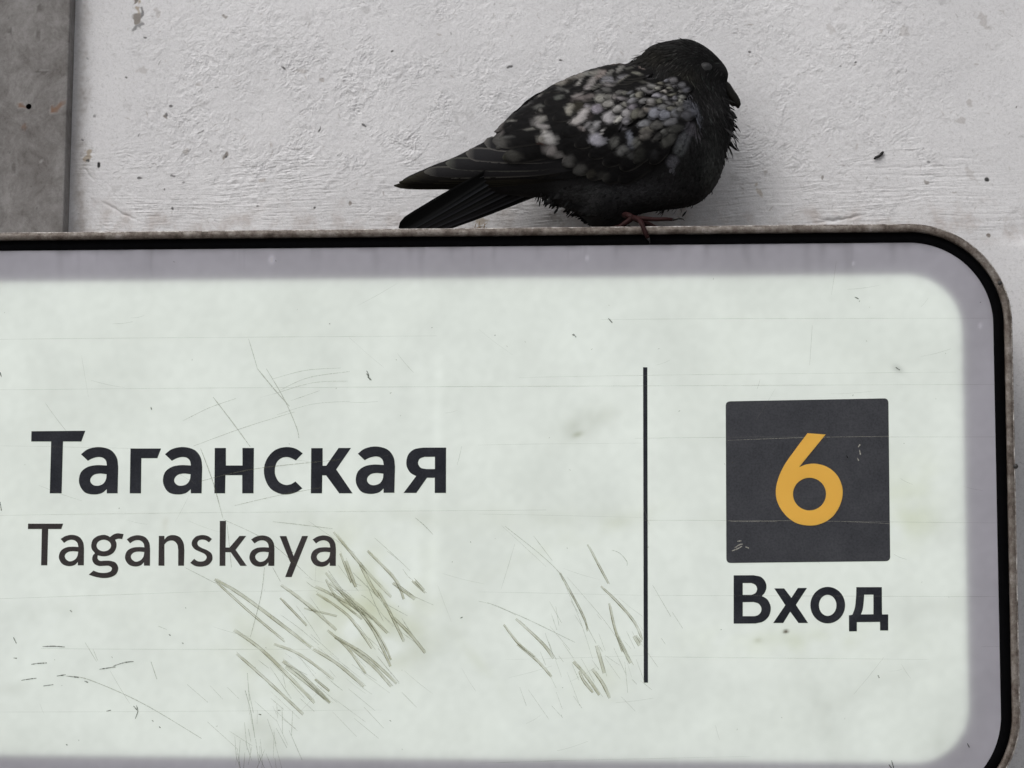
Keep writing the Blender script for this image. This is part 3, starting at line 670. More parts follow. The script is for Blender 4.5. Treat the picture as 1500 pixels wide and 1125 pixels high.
for g_ in [z8((65, 690), (150, 742), (330, 878)), z8((68, 697), (160, 780), (258, 862)), z8((118, 830), (200, 890), (340, 1030)), z8((125, 895), (210, 970), (308, 1062)), z8((228, 868), (300, 898), (392, 965)), z8((252, 915), (310, 960), (380, 1028)), z8((335, 882), (400, 922), (475, 985)),
           z8((245, 742), (318, 818)), z8((248, 705), (320, 760), (400, 830)), z8((310, 770), (400, 792)), z8((392, 560), (470, 655), (550, 740)), z8((485, 612), (560, 690), (585, 745)), z8((555, 700), (615, 745)), z8((607, 695), (643, 728)), z8((615, 695), (640, 722)),
           z8((512, 720), (545, 780), (585, 862)), z8((550, 790), (600, 840), (643, 893)), z8((410, 620), (440, 700)), z8((425, 640), (452, 712)), z8((340, 710), (420, 750), (500, 800)), z8((345, 730), (430, 790), (497, 880)), z8((370, 672), (440, 760), (480, 790)), z8((375, 830), (430, 880), (480, 950)),
           z8((395, 850), (480, 900), (565, 977)), z8((430, 872), (500, 930), (550, 985)), z8((440, 750), (500, 830), (548, 930)), z8((470, 780), (520, 850), (550, 912)), z8((380, 700), (470, 770), (540, 838)), z8((465, 650), (490, 700), (515, 738)), z8((370, 690), (400, 740), (470, 800)), z8((340, 965), (380, 998)), z8((260, 930), (330, 985), (382, 1030)),
           zr((345, 637), (410, 760)), zr((387, 768), (440, 820), (490, 880), (517, 937)), zr((413, 822), (430, 900), (455, 975)), zr((440, 930), (480, 1010)), zr((258, 728), (330, 860), (345, 910)), zr((120, 870), (200, 945), (238, 995)), zr((82, 888), (125, 945), (180, 990)), zr((125, 950), (185, 1000), (232, 1052)),
           zr((373, 955), (397, 1042)), zr((300, 1005), (340, 1050), (382, 1110)), zr((318, 1035), (335, 1070), (362, 1102)), zr((360, 1028), (390, 1070), (415, 1120)), zr((490, 925), (508, 955)), zr((497, 922), (512, 945))]:
    gouge(g_, random.uniform(2.4, 4.8))
for _ in range(30):                                          # finer scores in the same swings of the key
    x, y = random.gauss(530, 52), random.gauss(880, 48); a = math.radians(random.gauss(48, 11)); l = random.uniform(18, 75)
    hair.add([(x - math.cos(a) * l / 2, y - math.sin(a) * l / 2), (x, y + random.uniform(-2, 3)), (x + math.cos(a) * l / 2, y + math.sin(a) * l / 2)], random.uniform(.6, 1.1), YS)
for _ in range(40):
    x, y = random.gauss(440, 70), random.gauss(1010, 30); a = math.radians(random.gauss(42, 6)); l = random.uniform(12, 60)
    hair.add([(x, y), (x + math.cos(a) * l, y + math.sin(a) * l)], random.uniform(.4, .7), YS)
for _ in range(34):
    x, y = random.gauss(375, 26), random.gauss(1070, 32); a = math.radians(random.gauss(84, 10)); l = random.uniform(12, 50)
    hair.add([(x, y), (x + math.cos(a) * l, y + math.sin(a) * l)], random.uniform(.4, .9), YS)
for _ in range(44):
    x, y = random.gauss(860, 60), random.gauss(945, 45); a = math.radians(random.gauss(58, 10)); l = random.uniform(10, 55)
    hair.add([(x, y), (x + math.cos(a) * l, y + math.sin(a) * l)], random.uniform(.4, .7), YS)
for h_, w_ in [(zr((85, 580), (255, 725), (330, 870), (372, 950)), 1.0), (zr((30, 820), (150, 870), (305, 945)), 1.0), (zr((280, 740), (400, 880), (480, 1000)), .6), (zr((420, 655), (445, 665), (467, 690), (468, 705)), .9), (zr((0, 815), (60, 830), (120, 860)), .6), (z6((600, 80), (650, 145), (705, 220)), 1.4), (z6((725, 0), (770, 55), (815, 106)), 1.6), (z6((750, 0), (800, 85), (835, 165), (842, 196)), 1.2), (z6((700, -85), (725, 0)), .8),
               (z6((565, 225), (600, 320), (628, 422)), 1.3), (z6((640, 440), (652, 560)), .8), (z6((515, 147), (590, 110), (665, 84)), .8), (z6((545, 218), (690, 165), (830, 122)), .7), (z6((560, 318), (720, 282), (960, 256)), 1.0), (z6((660, 386), (780, 358), (905, 335)), .9), (z6((768, 431), (850, 440), (938, 451)), 1.0), (z6((520, 560), (560, 580), (606, 604)), .9), (z6((630, 425), (760, 490), (880, 595)), .9), (z6((745, 560), (735, 640), (705, 757)), 1.1),
               (z6((768, 560), (790, 600)), .9), (z6((790, 60), (870, 25), (985, 8)), .7), (z6((770, 72), (880, 40), (980, 35)), .6), (z6((765, 30), (860, 5), (960, -2)), .6), (z6((820, 90), (900, 62)), .6), (z6((780, 130), (880, 100), (985, 92)), .5), (z6((185, 866), (250, 876), (400, 942), (568, 1042)), 1.2), (z6((690, 905), (705, 960), (718, 1040)), 1.2), (z6((700, 905), (714, 970)), .8), (z6((870, 430), (1000, 520)), .5), (z6((425, 825), (442, 875)), 1.1), (z6((240, 772), (272, 825)), .8), (z6((262, 790), (275, 822)), .6), (z6((445, 725), (470, 735)), .5),
               ([(820, 838), (850, 910), (868, 965)], .5), ([(735, 770), (800, 830)], .4)]:
    hair.add(h_, w_, YS)
for yl, y2, xa, xb, w_ in [(497, 492, 0, 640, .8), (571, 563, 0, 1460, 1.0), (653, 657, 0, 200, .6), (468, 466, 880, 1460, .8), (553, 545, 760, 1400, .7), (642, 640, 930, 1460, .9), (652, 649, 700, 940, .5), (755, 747, 0, 800, .9), (762, 766, 940, 1460, .9), (753, 758, 700, 940, .5), (877, 866, 0, 320, .9), (866, 864, 320, 560, .7), (950, 951, 60, 480, .9), (872, 874, 960, 1460, .8), (867, 872, 700, 940, .5), (962, 966, 950, 1360, .8), (1043, 1040, 0, 560, .6), (966, 960, 740, 950, .5), (1118, 1108, 700, 1100, .9)]:
    seam.add([(xa, yl), ((xa * 2 + xb) / 3, yl * .6 + y2 * .4 + random.uniform(-1, 1)), (xb, y2)], w_ * .8, YS)
for f_l in [[(537, 543), (540, 549)], [(540, 548), (539, 553)], [(541, 553), (544, 557)], [(1252, 435), (1258, 438)], [(838, 490), (842, 492)], [(1312, 538), (1318, 542)], z6((120, 783), (150, 782), (183, 784)), z6((88, 833), (110, 830), (132, 829)), z6((280, 847), (325, 840)), z6((318, 838), (350, 828), (376, 825)), z6((60, 878), (85, 874), (103, 872)), z6((160, 866), (185, 862)), z6((190, 866), (222, 870)), z6((122, 894), (150, 890)), z6((384, 948), (388, 965), (381, 986)), z6((376, 950), (386, 962)), z6((300, 965), (313, 962)), z6((38, 815), (48, 816)), z6((38, 757), (46, 774)), z6((425, 108), (427, 116)), z6((1032, 14), (1040, 22)), z6((1036, 22), (1043, 32)), z6((186, 1058), (190, 1061)), z6((728, 973), (736, 975)), z6((783, 962), (790, 963)), z6((476, 748), (480, 752)), z6((448, 1008), (452, 1012)), z6((428, 990), (432, 994)), z6((1296, 703), (1303, 700)), z6((512, 772), (517, 775)), z6((197, 680), (203, 686)), z6((238, 880), (248, 884)),
            [(891, 466), (897, 473)], [(840, 489), (844, 494)], [(1417, 1089), (1420, 1095)], [(1302, 1120), (1306, 1125)], [(1306, 1114), (1309, 1125)], [(1240, 667), (1242, 671)], [(0, 735), (2, 748)], [(0, 545), (2, 552)], [(1286, 989), (1288, 993)]]:
    flk.add(f_l, 1.5, YS)
for _ in range(70):
    x, y, a = random.uniform(0, 1450), random.uniform(370, 1120), random.uniform(0, 3)
    l = random.uniform(1.0, 3.0); (hair if _ % 3 else flk).add([(x, y), (x + math.cos(a) * l, y + math.sin(a) * l)], random.uniform(.6, 1.1), YS)
for _ in range(60):
    x, y, a = random.uniform(0, 1450), random.uniform(420, 1120), random.gauss(0, .9)
    l = random.uniform(15, 70); seam.add([(x, y), (x + math.cos(a) * l * .5, y + math.sin(a) * l * .5 + 1), (x + math.cos(a) * l, y + math.sin(a) * l)], random.uniform(.4, .7), YS)
hl = scratch_mat('scratch_hair', (0.19, 0.19, 0.14), 0.58); gm = scratch_mat('scratch_gouge', (0.17, 0.16, 0.09), 0.85, 150.0)
for nm, rb, mt in (('scratch_fill', pale_r, scratch_mat('scratch_worn', (0.40, 0.39, 0.26), 0.52, 60.0)), ('gouge_marks', gou, gm), ('hairline_marks', hair, hl), ('seam_marks', seam, scratch_mat('scratch_seam', (0.3, 0.3, 0.27), 0.34, 40.0)), ('fleck_marks', flk, scratch_mat('fleck', (0.02, 0.02, 0.02), 1.0))):
    o = link(nm, mesh_py(nm, rb.V, rb.F), mt); o.parent = face; o['kind'] = 'stuff'
# chipped film: pale flakes on the square
ch = Rib()
for c_ in [[(1076, 803), (1083, 798), (1088, 797)], [(1072, 807), (1080, 804), (1087, 800)], [(1080, 793), (1086, 792)], [(1092, 801), (1097, 803)], [(1257, 655), (1260, 651)], [(1259, 659), (1260.5, 666)], [(1256, 671), (1258, 675)], [(1070, 764), (1100, 764), (1138, 764)], [(1066, 645), (1180, 641), (1302, 639)], [(1066, 763), (1200, 763), (1304, 767)]]:
    ch.add(c_, 1.8 if len(c_) < 3 or c_[0][1] > 790 else 0.42, SIGN_Y - 0.0006)
o = link('chip_marks', mesh_py('chip_marks', ch.V, ch.F), scratch_mat('chip', (0.55, 0.54, 0.48), 0.75)); o.parent = square; o['kind'] = 'stuff'
# two rivet heads on the frame
for px_, py_, r_v in ((1464.5, 414, 0.0020), (1488, 683, 0.0022)):
    c_ = pix(px_, py_, -0.1205); V = []; Fc = []
    for i in range(4):
        for k in range(10):
            e = math.pi / 2 * i / 3.6; V.append((c_[0] + r_v * math.cos(e) * math.cos(k * .6283), c_[1] + .0008 - .0016 * math.sin(e), c_[2] + r_v * math.cos(e) * math.sin(k * .6283)))
    for i in range(3):
        for k in range(10): Fc.append((i * 10 + k, i * 10 + (k + 1) % 10, i * 10 + 10 + (k + 1) % 10, i * 10 + 10 + k))
    Fc.append(tuple(range(30, 40)))
    keep(link('rivet', mesh_py('rivet', V, Fc), simple('dark_rivet', (0.03, 0.028, 0.026), 0.6)), sign)

# ------------------------------------------------------------------ the pigeon
YB = -0.066                                     # its mid-plane, over the top of the box
MPP = float(np.linalg.norm(pix(901, 200, YB) - pix(900, 200, YB)))
outline = [(588, 266), (628, 245), (666, 230.5), (702, 212.5), (729, 198), (749, 179), (780, 155), (819, 129), (863, 110.5), (905, 98.5), (930, 90), (953, 69), (983, 60.5), (1003, 58), (1018, 61), (1039, 73), (1053, 86), (1064, 100), (1067, 111), (1063, 123), (1064, 136), (1067, 150), (1072, 168), (1074, 185), (1070, 205), (1063, 226), (1058, 251), (1045, 276), (1026, 294), (1004, 302), (972, 306), (940, 311), (916, 322), (890, 336), (868, 332), (848, 314), (825, 304), (800, 290), (770, 288), (735, 284), (700, 280), (650, 277), (596, 273)]
poly = np.array(cr(outline, 5))
STEP = 3.0
pxs = np.arange(580, 1096, STEP); pys = np.arange(44, 352, STEP)
BX, BY = np.meshgrid(pxs, pys, indexing='ij')
def sdist(X, Y):
    A = poly; B = np.roll(poly, -1, 0)
    best = np.full(X.shape, 1e9); ins = np.zeros(X.shape, bool)
    for (ax_, ay_), (bx_, by_) in zip(A, B):
        ex_, ey_ = bx_ - ax_, by_ - ay_
        t = np.clip(((X - ax_) * ex_ + (Y - ay_) * ey_) / (ex_ * ex_ + ey_ * ey_ + 1e-9), 0, 1)
        best = np.minimum(best, (X - ax_ - t * ex_) ** 2 + (Y - ay_ - t * ey_) ** 2)
        if abs(ey_) > 1e-9:
            ins ^= ((ay_ > Y) != (by_ > Y)) & (X < ex_ * (Y - ay_) / ey_ + ax_)
    d = np.sqrt(best); return np.where(ins, d, -d)
D = sdist(BX, BY) * MPP
ctl = [(600, 270, .005), (640, 258, .009), (690, 250, .018), (740, 230, .030), (790, 210, .042), (850, 190, .052), (900, 200, .056), (960, 210, .057), (1010, 220, .053), (1045, 215, .044), (1060, 190, .034), (1035, 150, .036), (990, 130, .044), (950, 110, .044), (960, 85, .030), (990, 85, .023), (1020, 95, .020), (1045, 105, .018), (1062, 115, .011), (900, 110, .040), (880, 300, .045), (960, 290, .047), (780, 280, .028), (1020, 280, .04), (830, 130, .035)]
num = np.zeros_like(D); den = np.zeros_like(D)
for cx_, cy_, v in ctl:
    w = np.exp(-((BX - cx_) ** 2 + (BY - cy_) ** 2) / (2 * 34.0 ** 2)) + 1e-7; num += w * v; den += w
LIM = num / den
s_ = D / (LIM * 1.12)
T2 = np.where(s_ >= 0, LIM ** 2 * (1 - (1 - np.clip(s_, 0, 1)) ** 2), LIM ** 2 * 2 * np.maximum(s_, -1))
sm_T2 = blur2(T2, 2, 2); kk = sm(0.004, 0.016, D); T2 = T2 * (1 - kk) + sm_T2 * kk
# eye socket and cheek: slight hollow round the eye
T2 *= 1 - 0.10 * np.exp(-(((BX - 1034) / 9) ** 2 + ((BY - 99) / 8) ** 2)) + 0.0
TT = np.sqrt(np.maximum(T2, 0))
def samp(A, px, py):
    i = np.clip((px - pxs[0]) / STEP, 0, len(pxs) - 1.001); j = np.clip((py - pys[0]) / STEP, 0, len(pys) - 1.001)
    a = i.astype(int); b = j.astype(int); fi, fj = i - a, j - b
    return A[a, b] * (1 - fi) * (1 - fj) + A[a + 1, b] * fi * (1 - fj) + A[a, b + 1] * (1 - fi) * fj + A[a + 1, b + 1] * fi * fj
def hit(px, py):
    """photo pixel -> point on the near flank, outward normal"""
    px = np.asarray(px, float); py = np.asarray(py, float)
    t = samp(TT, px, py) * 0.5
    for _ in range(14):
        P = pix(px, py, YB - t); Q = P.copy(); Q[..., 1] = YB
        qx_, qy_ = proj(Q); t = 0.5 * t + 0.5 * samp(TT, qx_, qy_)
    e = 2.0
    gx_ = (samp(TT, qx_ + e, qy_) - samp(TT, qx_ - e, qy_)) / (2 * e * MPP); gz_ = -(samp(TT, qx_, qy_ + e) - samp(TT, qx_, qy_ - e)) / (2 * e * MPP)
    gx_ = np.clip(gx_, -3, 3); gz_ = np.clip(gz_, -3, 3)
    n = np.stack([-gx_, -np.ones_like(gx_), -gz_], -1); n /= np.linalg.norm(n, axis=-1, keepdims=True)
    return P, n
# plumage pattern: every mark of the wing traced, one painted highlight included (x, y, rx, ry, slant in degrees, colour)
def lin(c):
    c = np.array(c, float) / 255; return np.where(c < .04045, c / 12.92, ((c + .055) / 1.055) ** 2.4)
MARKS = [
 (732, 188, 11, 8, -35, (90, 80, 76)), (733, 197, 9, 5, 10, (84, 78, 76)), (749, 181, 9, 1.2, -12, (110, 108, 100)), (733, 210.5, 13, 9, -5, (72, 70, 66)), (749, 202.5, 7, 1, -12, (80, 80, 78)), (749, 228, 16, 7, 5, (62, 60, 55)), (737, 232, 8, 5, 0, (45, 45, 35)),
 (791, 160, 6, 2.5, -20, (85, 85, 80)), (794, 165, 1.5, 4, 20, (95, 92, 85)), (772, 160, 14, 1.2, -18, (62, 60, 60)), (790, 180, 5.5, 8, 10, (120, 115, 112)), (797, 177, 6, 5, -30, (115, 112, 105)), (798, 188, 8, 3.5, 10, (135, 130, 128)), (800, 193, 4, 3, -40, (140, 136, 130)), (806, 203, 11, 8, 20, (150, 147, 145)), (795, 205, 5, 5, 0, (120, 115, 105)), (796, 211, 5, 2, 20, (90, 50, 40)), (808, 219, 9, 8, 20, (120, 112, 110)), (781, 191, 8, 1, -12, (95, 93, 85)), (822, 229, 8, 7, 30, (95, 90, 88)),
 (833, 123, 17, 5, -20, (110, 102, 92)), (822, 128, 6, 4, -10, (125, 118, 105)), (837, 125.5, 7, 3, -25, (40, 36, 30)), (854, 116, 10, 3.5, -20, (128, 120, 110)), (867, 114, 10, 3, 0, (125, 128, 122)), (851, 124, 9, 1.3, -45, (150, 145, 138)), (869, 124.7, 8, 5, -45, (140, 132, 128)), (861, 132, 5, 3, -40, (150, 140, 140)), (877, 114, 6, 5, 0, (140, 125, 118)), (810, 125.5, 9, 2, -30, (80, 72, 65)), (790, 143, 7, 2, -15, (68, 66, 62)), (793, 146, 3, 1.5, -20, (110, 102, 95)), (825, 136, 9, 2, -10, (75, 75, 72)), (831.5, 139, 2, 4, 0, (85, 85, 82)), (821, 147, 6, 2.5, -25, (82, 85, 78)), (837, 164, 5, 8, 20, (140, 135, 118)), (833, 161, 2, 5, 25, (120, 118, 108)), (848.5, 142.5, 8, 2, -25, (125, 115, 112)), (856.5, 147, 16, 4, -12, (100, 88, 86)), (848.5, 160, 8, 8, -30, (50, 46, 34)), (860, 157, 4, 2.5, -30, (125, 118, 128)), (855, 172, 15, 6, -48, (150, 142, 142)), (844, 179, 6, 4, -30, (145, 138, 135)), (865, 173, 7, 4, -48, (50, 42, 42)), (862, 185, 7, 3, -40, (105, 102, 105)), (874, 184, 5, 4, -45, (115, 115, 118)),
 (903, 96.5, 12, 3.5, -10, (100, 85, 80)), (889, 98, 8, 1.5, -20, (95, 85, 82)), (917, 98, 5, 2.5, 0, (82, 70, 75)), (933, 101, 9, 1.8, -15, (95, 92, 85)), (942, 104, 4, 2, 10, (130, 108, 100)), (922, 105, 5, 2, -20, (85, 85, 75)), (873, 112.5, 12, 3, -10, (120, 115, 105)), (882, 114, 8, 4, -35, (135, 118, 110)), (890, 121.5, 8, 5, -20, (130, 128, 138)), (895, 113, 8, 2.5, -40, (115, 112, 105)), (910, 106, 7, 2.5, -45, (128, 125, 118)), (912, 118, 8, 4, -35, (118, 115, 122)), (903, 124, 9, 1.8, -15, (95, 92, 98)), (893, 129, 8, 2.5, 5, (115, 108, 108)), (933, 112.5, 7, 2.5, 10, (112, 110, 95)), (953, 116, 6, 1.5, -5, (115, 112, 120)), (942, 124, 6, 2, 10, (80, 78, 70)), (876, 130, 14, .9, -25, (125, 122, 112)), (913, 121.5, 12, .9, -32, (115, 112, 100)),
 (854, 191, 5, 3, 40, (120, 108, 106)), (874.5, 204.7, 9.5, 7.5, 15, (140, 138, 155)), (875, 186, 7, 3, -50, (135, 133, 138)), (868, 194, 4, 5, -40, (125, 122, 125)), (885, 208, 6, 2.5, -35, (110, 110, 122)), (894, 193, 11, 8, -30, (14, 12, 18)), (883, 194, 5, .9, -50, (185, 180, 178)), (916, 183, 5, 8, 25, (112, 108, 120)), (900, 209, 6, 8, 30, (78, 78, 74)), (910, 220, 9, 6, -35, (85, 85, 84)), (926, 209, 6, 8, 25, (88, 92, 104)), (924, 225, 6, 6, 0, (58, 58, 58)), (835, 236, 8, 9, 25, (72, 70, 68)), (852, 248, 10, 8, -35, (66, 65, 62)), (865.5, 254.5, 8, 6, -35, (45, 43, 36)), (885, 257, 8, 8, 20, (46, 45, 42)),  # the thin near-white line is a highlight put into the colour
 (930, 194, 4, 9, 25, (12, 18, 16)), (922.7, 199, 4, 6, 0, (95, 100, 118)), (933, 208, 6, 7, 30, (90, 90, 82)), (936, 225, 9, 10, 15, (44, 44, 40)), (957, 225, 7, 6, 0, (36, 36, 38)), (1000, 207, 10, 18, 20, (72, 74, 80)), (984, 236, 8, 9, 30, (76, 76, 86)), (995.5, 220, 8, 10, 0, (68, 72, 74)), (1011.5, 188, 8, 10, 0, (78, 74, 84)), (964, 253, 16, 10, -30, (36, 36, 36)), (946, 259, 20, 9, -25, (30, 30, 30)), (1015, 157, 7, 14, -15, (75, 78, 92)), (1005.6, 156, 6, 8, 0, (78, 80, 90))]
SCALES = [
 (878, 138, 7, 2.5, 0, (70, 68, 68)), (888, 135, 8, 3, 10, (82, 80, 78)), (880, 148, 7, 6, -40, (128, 126, 115)), (890, 145.5, 5, 4, -10, (108, 105, 98)), (891, 155, 8, 5, -25, (132, 128, 122)), (901, 145, 5, 4, -40, (120, 112, 110)), (875, 162, 7.5, 6, -20, (128, 118, 135)), (910, 147, 7, 3.5, 5, (118, 110, 115)), (907, 139, 6, 3.5, -10, (88, 85, 82)), (915, 140, 4, 3, -20, (100, 98, 88)), (922, 140, 4.5, 2, -35, (95, 95, 100)), (925, 144.5, 4, 1.7, -40, (120, 122, 118)), (924, 151.5, 7, 3.5, -25, (118, 115, 122)), (915, 156, 4.5, 4, -20, (112, 108, 98)), (926, 160, 6, 4, -20, (108, 100, 112)), (893, 174, 10, 8, -40, (150, 145, 150)), (904.5, 163, 7, 5, -30, (128, 125, 122)), (917, 168.5, 7, 5.5, -15, (130, 125, 128)), (930, 170, 7, 6, -60, (92, 90, 76)), (939, 169.5, 6, 5, -50, (88, 84, 76)), (947, 163, 5, 4, 10, (115, 105, 95)), (906, 177.5, 6, 3, -45, (165, 162, 152)), (917, 179, 6, 6, -40, (120, 116, 125)),
 (935, 135, 5, 3, 0, (90, 88, 88)), (944, 134.7, 6, 3.5, 15, (115, 112, 112)), (953, 130, 6, 3, 0, (112, 110, 108)), (963, 132, 5, 2.8, -10, (135, 132, 120)), (972.7, 137, 4, 2.6, 0, (150, 142, 132)), (967, 125, 5, 2, 0, (120, 115, 95)), (978, 127, 5, 2.5, 10, (118, 115, 110)), (975, 121, 4, 2, -30, (105, 105, 115)), (979, 132.5, 4.5, 2.2, 0, (112, 110, 95)), (960, 143.5, 6.5, 3.5, -10, (135, 130, 145)), (952, 139, 6, 2, -20, (95, 90, 95)), (935, 142.7, 5, 4, -20, (122, 118, 100)), (972.7, 147, 6, 4, -10, (120, 118, 125)), (983, 142, 5, 1.8, -15, (105, 102, 85)), (983, 136, 4, 1.6, -25, (85, 82, 80)), (952, 151.5, 6.5, 4, 5, (125, 120, 118)), (951, 157, 6, 2.5, 0, (105, 100, 95)), (940, 152, 5, 3.5, -10, (100, 98, 98)), (964.7, 151, 4.5, 3.5, -20, (105, 104, 85)), (978, 154, 6, 3, 10, (92, 90, 92)), (987, 147, 4, 3.5, -40, (98, 96, 105)), (996, 136, 4.5, 3, -15, (100, 98, 95)), (997, 145, 4, 3, -10, (112, 112, 105)), (987, 129, 4, 2.5, -30, (95, 92, 98)), (984, 120.5, 5, 4, -20, (98, 95, 100)), (996, 127.5, 5, 5, 0, (92, 92, 98)), (1003, 135.5, 5, 4, -40, (80, 80, 90)), (994, 151, 4, 1.7, -70, (130, 130, 115)), (992, 155, 5, 4, 0, (90, 88, 82)),
 (968, 160.5, 6.5, 4, -10, (105, 104, 105)), (956.7, 168.5, 7.5, 7, -30, (112, 115, 130)), (971.8, 169.8, 7.5, 6.5, -10, (108, 112, 128)), (980.7, 162, 6, 3, 10, (100, 98, 85)), (987, 169, 7, 6, -40, (98, 100, 108)), (994, 163, 5, 4, -30, (88, 88, 88)), (980, 181, 11, 5, -15, (92, 92, 98)), (1002, 172, 7, 7, -20, (70, 70, 78)), (943, 182.7, 9, 5, -15, (118, 120, 128)), (960, 185, 9, 6, -10, (80, 78, 74)), (946, 193, 9, 6, -20, (95, 90, 80)), (987, 190, 10, 6, -15, (62, 62, 58)), (944, 199, 9, 6, -35, (90, 84, 78)), (977, 205.5, 11, 9, -70, (68, 68, 62)), (961, 202, 5, 4, -40, (62, 60, 58)), (971.5, 194, 5, 4, -20, (80, 80, 76))]
PAT_X, PAT_Y = np.arange(700, 1046), np.arange(80, 281)
RX, RY = np.meshgrid(PAT_X, PAT_Y, indexing='ij'); RX = RX.astype(float); RY = RY.astype(float)
w1, w2 = lownoise(*RX.shape, 2, 61), lownoise(*RX.shape, 2, 62); w3 = lownoise(*RX.shape, 1, 63)
PAT = np.tile(np.array([0.0078, 0.0075, 0.0078]), RX.shape + (1,))
def paint(x, y, rx, ry, an, col, soft=.36):
    a_ = math.radians(an); dx, dy = RX - x + w1 * .7, RY - y + w2 * .7
    d = np.sqrt(((dx * math.cos(a_) + dy * math.sin(a_)) / rx) ** 2 + ((-dx * math.sin(a_) + dy * math.cos(a_)) / max(ry, .9)) ** 2)
    k = sm(1 + soft, 1 - soft, d)[..., None] * .95
    t_ = lin(col); t_ = t_ * .45 + t_.mean() * .55                       # marks are greyer than they look
    PAT[:] = PAT * (1 - k) + np.maximum(t_ * 1.22 - .005, .003) * k
for m_ in MARKS:
    g_ = .88 if (m_[1] < 136 and m_[0] < 960) else 1.0
    paint(*m_[:5], tuple(c * g_ for c in m_[5]))
for x, y, rx, ry, an, c_ in SCALES: paint(x + .5, y + 2.2, rx + 1.6, ry + 1.4, an, (26, 25, 26), .3); paint(x, y, rx, ry, an, c_, .32)  # shade around each scale painted first as a dark, lowered copy
streak = lic(RX.shape[0], RX.shape[1], np.full(RX.shape, math.radians(28)), 5, 64)     # barbs run back and down
PAT *= (1 + .16 * np.clip(streak, -2, 2) + .10 * w3)[..., None]
PAT = np.maximum(PAT, .002)
def pat(px_, py_):
    i = np.clip(px_ - 700, 0, 344.99); j = np.clip(py_ - 80, 0, 199.99); a = i.astype(int); b = j.astype(int); fi, fj = (i - a)[..., None], (j - b)[..., None]
    return PAT[a, b] * (1 - fi) * (1 - fj) + PAT[a + 1, b] * fi * (1 - fj) + PAT[a, b + 1] * (1 - fi) * fj + PAT[a + 1, b + 1] * fi * fj
# body surface (surface nets on the implicit flank field)
ys = np.arange(-0.0625, 0.0626, 0.0025)
Fv = ys[None, None, :] ** 2 - T2[:, :, None]
ins = Fv < 0
nx_, ny_, nk_ = Fv.shape
def cor(A, a, b, c): return A[a:nx_ - 1 + a, b:ny_ - 1 + b, c:nk_ - 1 + c]
cnt = np.zeros((nx_ - 1, ny_ - 1, nk_ - 1)); acc = np.zeros((nx_ - 1, ny_ - 1, nk_ - 1, 3))
cs = [(a, b, c) for a in (0, 1) for b in (0, 1) for c in (0, 1)]
for p in cs:
    for ax_ in range(3):
        if p[ax_] == 0:
            q = list(p); q[ax_] = 1
            f0, f1 = cor(Fv, *p), cor(Fv, *q); m_ = (f0 < 0) != (f1 < 0)
            t = np.where(m_, f0 / np.where(m_, f0 - f1, 1), 0)
            for k in range(3): acc[..., k] += np.where(m_, p[k] + (t if k == ax_ else 0), 0)
            cnt += m_
act = cnt > 0
idx = -np.ones(cnt.shape, int); idx[act] = np.arange(act.sum())
ijk = np.argwhere(act); loc = acc[act] / cnt[act][:, None] + ijk
bvx, bvy = pxs[0] + loc[:, 0] * STEP, pys[0] + loc[:, 1] * STEP; by_ = ys[0] + loc[:, 2] * 0.0025
quads = []
for ax_ in range(3):
    sl0 = [slice(None)] * 3; sl1 = [slice(None)] * 3; sl0[ax_] = slice(0, -1); sl1[ax_] = slice(1, None)
    e = np.argwhere(ins[tuple(sl0)] != ins[tuple(sl1)])
    o1, o2 = [k for k in range(3) if k != ax_]
    e = e[(e[:, o1] > 0) & (e[:, o2] > 0) & (e[:, o1] < Fv.shape[o1] - 1) & (e[:, o2] < Fv.shape[o2] - 1)]
    def cell(d1, d2):
        c = e.copy(); c[:, o1] -= d1; c[:, o2] -= d2; return idx[c[:, 0], c[:, 1], c[:, 2]]
    q = np.stack([cell(1, 1), cell(0, 1), cell(0, 0), cell(1, 0)], 1)
    inn = ins[e[:, 0], e[:, 1], e[:, 2]]; fl = inn ^ (ax_ == 1)
    q[fl] = q[fl][:, ::-1]; quads.append(q)
BP = pix(bvx, bvy, YB); BP[:, 1] += by_
quads = np.concatenate(quads)
pigeon = empty('pigeon', tuple(pix(900, 350, YB)))
thing(pigeon, 'dark chequered pigeon dozing fluffed up on top of the sign', 'pigeon')
me = mesh_np('body', BP, quads)
# plumage colours of the skin layer: near black, slaty grey at the shoulder and side of the breast
bc = np.tile([0.0085, 0.0085, 0.0095], (len(BP), 1))
def patch(C_, px_, py_, x, y, rx, ry, col, a, th=0):
    c, s = math.cos(th), math.sin(th); dx, dy = px_ - x, py_ - y
    k = (a * np.exp(-((dx * c + dy * s) / rx) ** 2 - ((-dx * s + dy * c) / ry) ** 2))[:, None]
    C_[:] = C_ * (1 - k) + np.array(col) * k
def body_colour(px_, py_):
    C_ = np.tile([0.0185, 0.0182, 0.0188], (len(px_), 1))
    patch(C_, px_, py_, 930, 278, 60, 16, (.060, .060, .065), .9, -.1); patch(C_, px_, py_, 880, 285, 50, 12, (.030, .030, .031), .8)
    patch(C_, px_, py_, 1045, 240, 14, 45, (.046, .048, .046), .9); patch(C_, px_, py_, 1035, 100, 30, 35, (.009, .009, .0092), .85); patch(C_, px_, py_, 965, 80, 30, 14, (.019, .018, .0145), .7); patch(C_, px_, py_, 1000, 110, 20, 14, (.020, .019, .0155), .7)
    inside = ((px_ > 705) & (px_ < 1040) & (py_ > 112) & (py_ < 276)); w_ = (inside * sm(1036, 1016, px_) * sm(100, 125, py_ + (px_ < 960) * 40))[:, None]
    return np.maximum(C_ * (1 - w_) + pat(px_, py_) * w_, C_ * .8)
dpx, dpy = proj(BP); set_col(me, 'plume', body_colour(dpx, dpy))
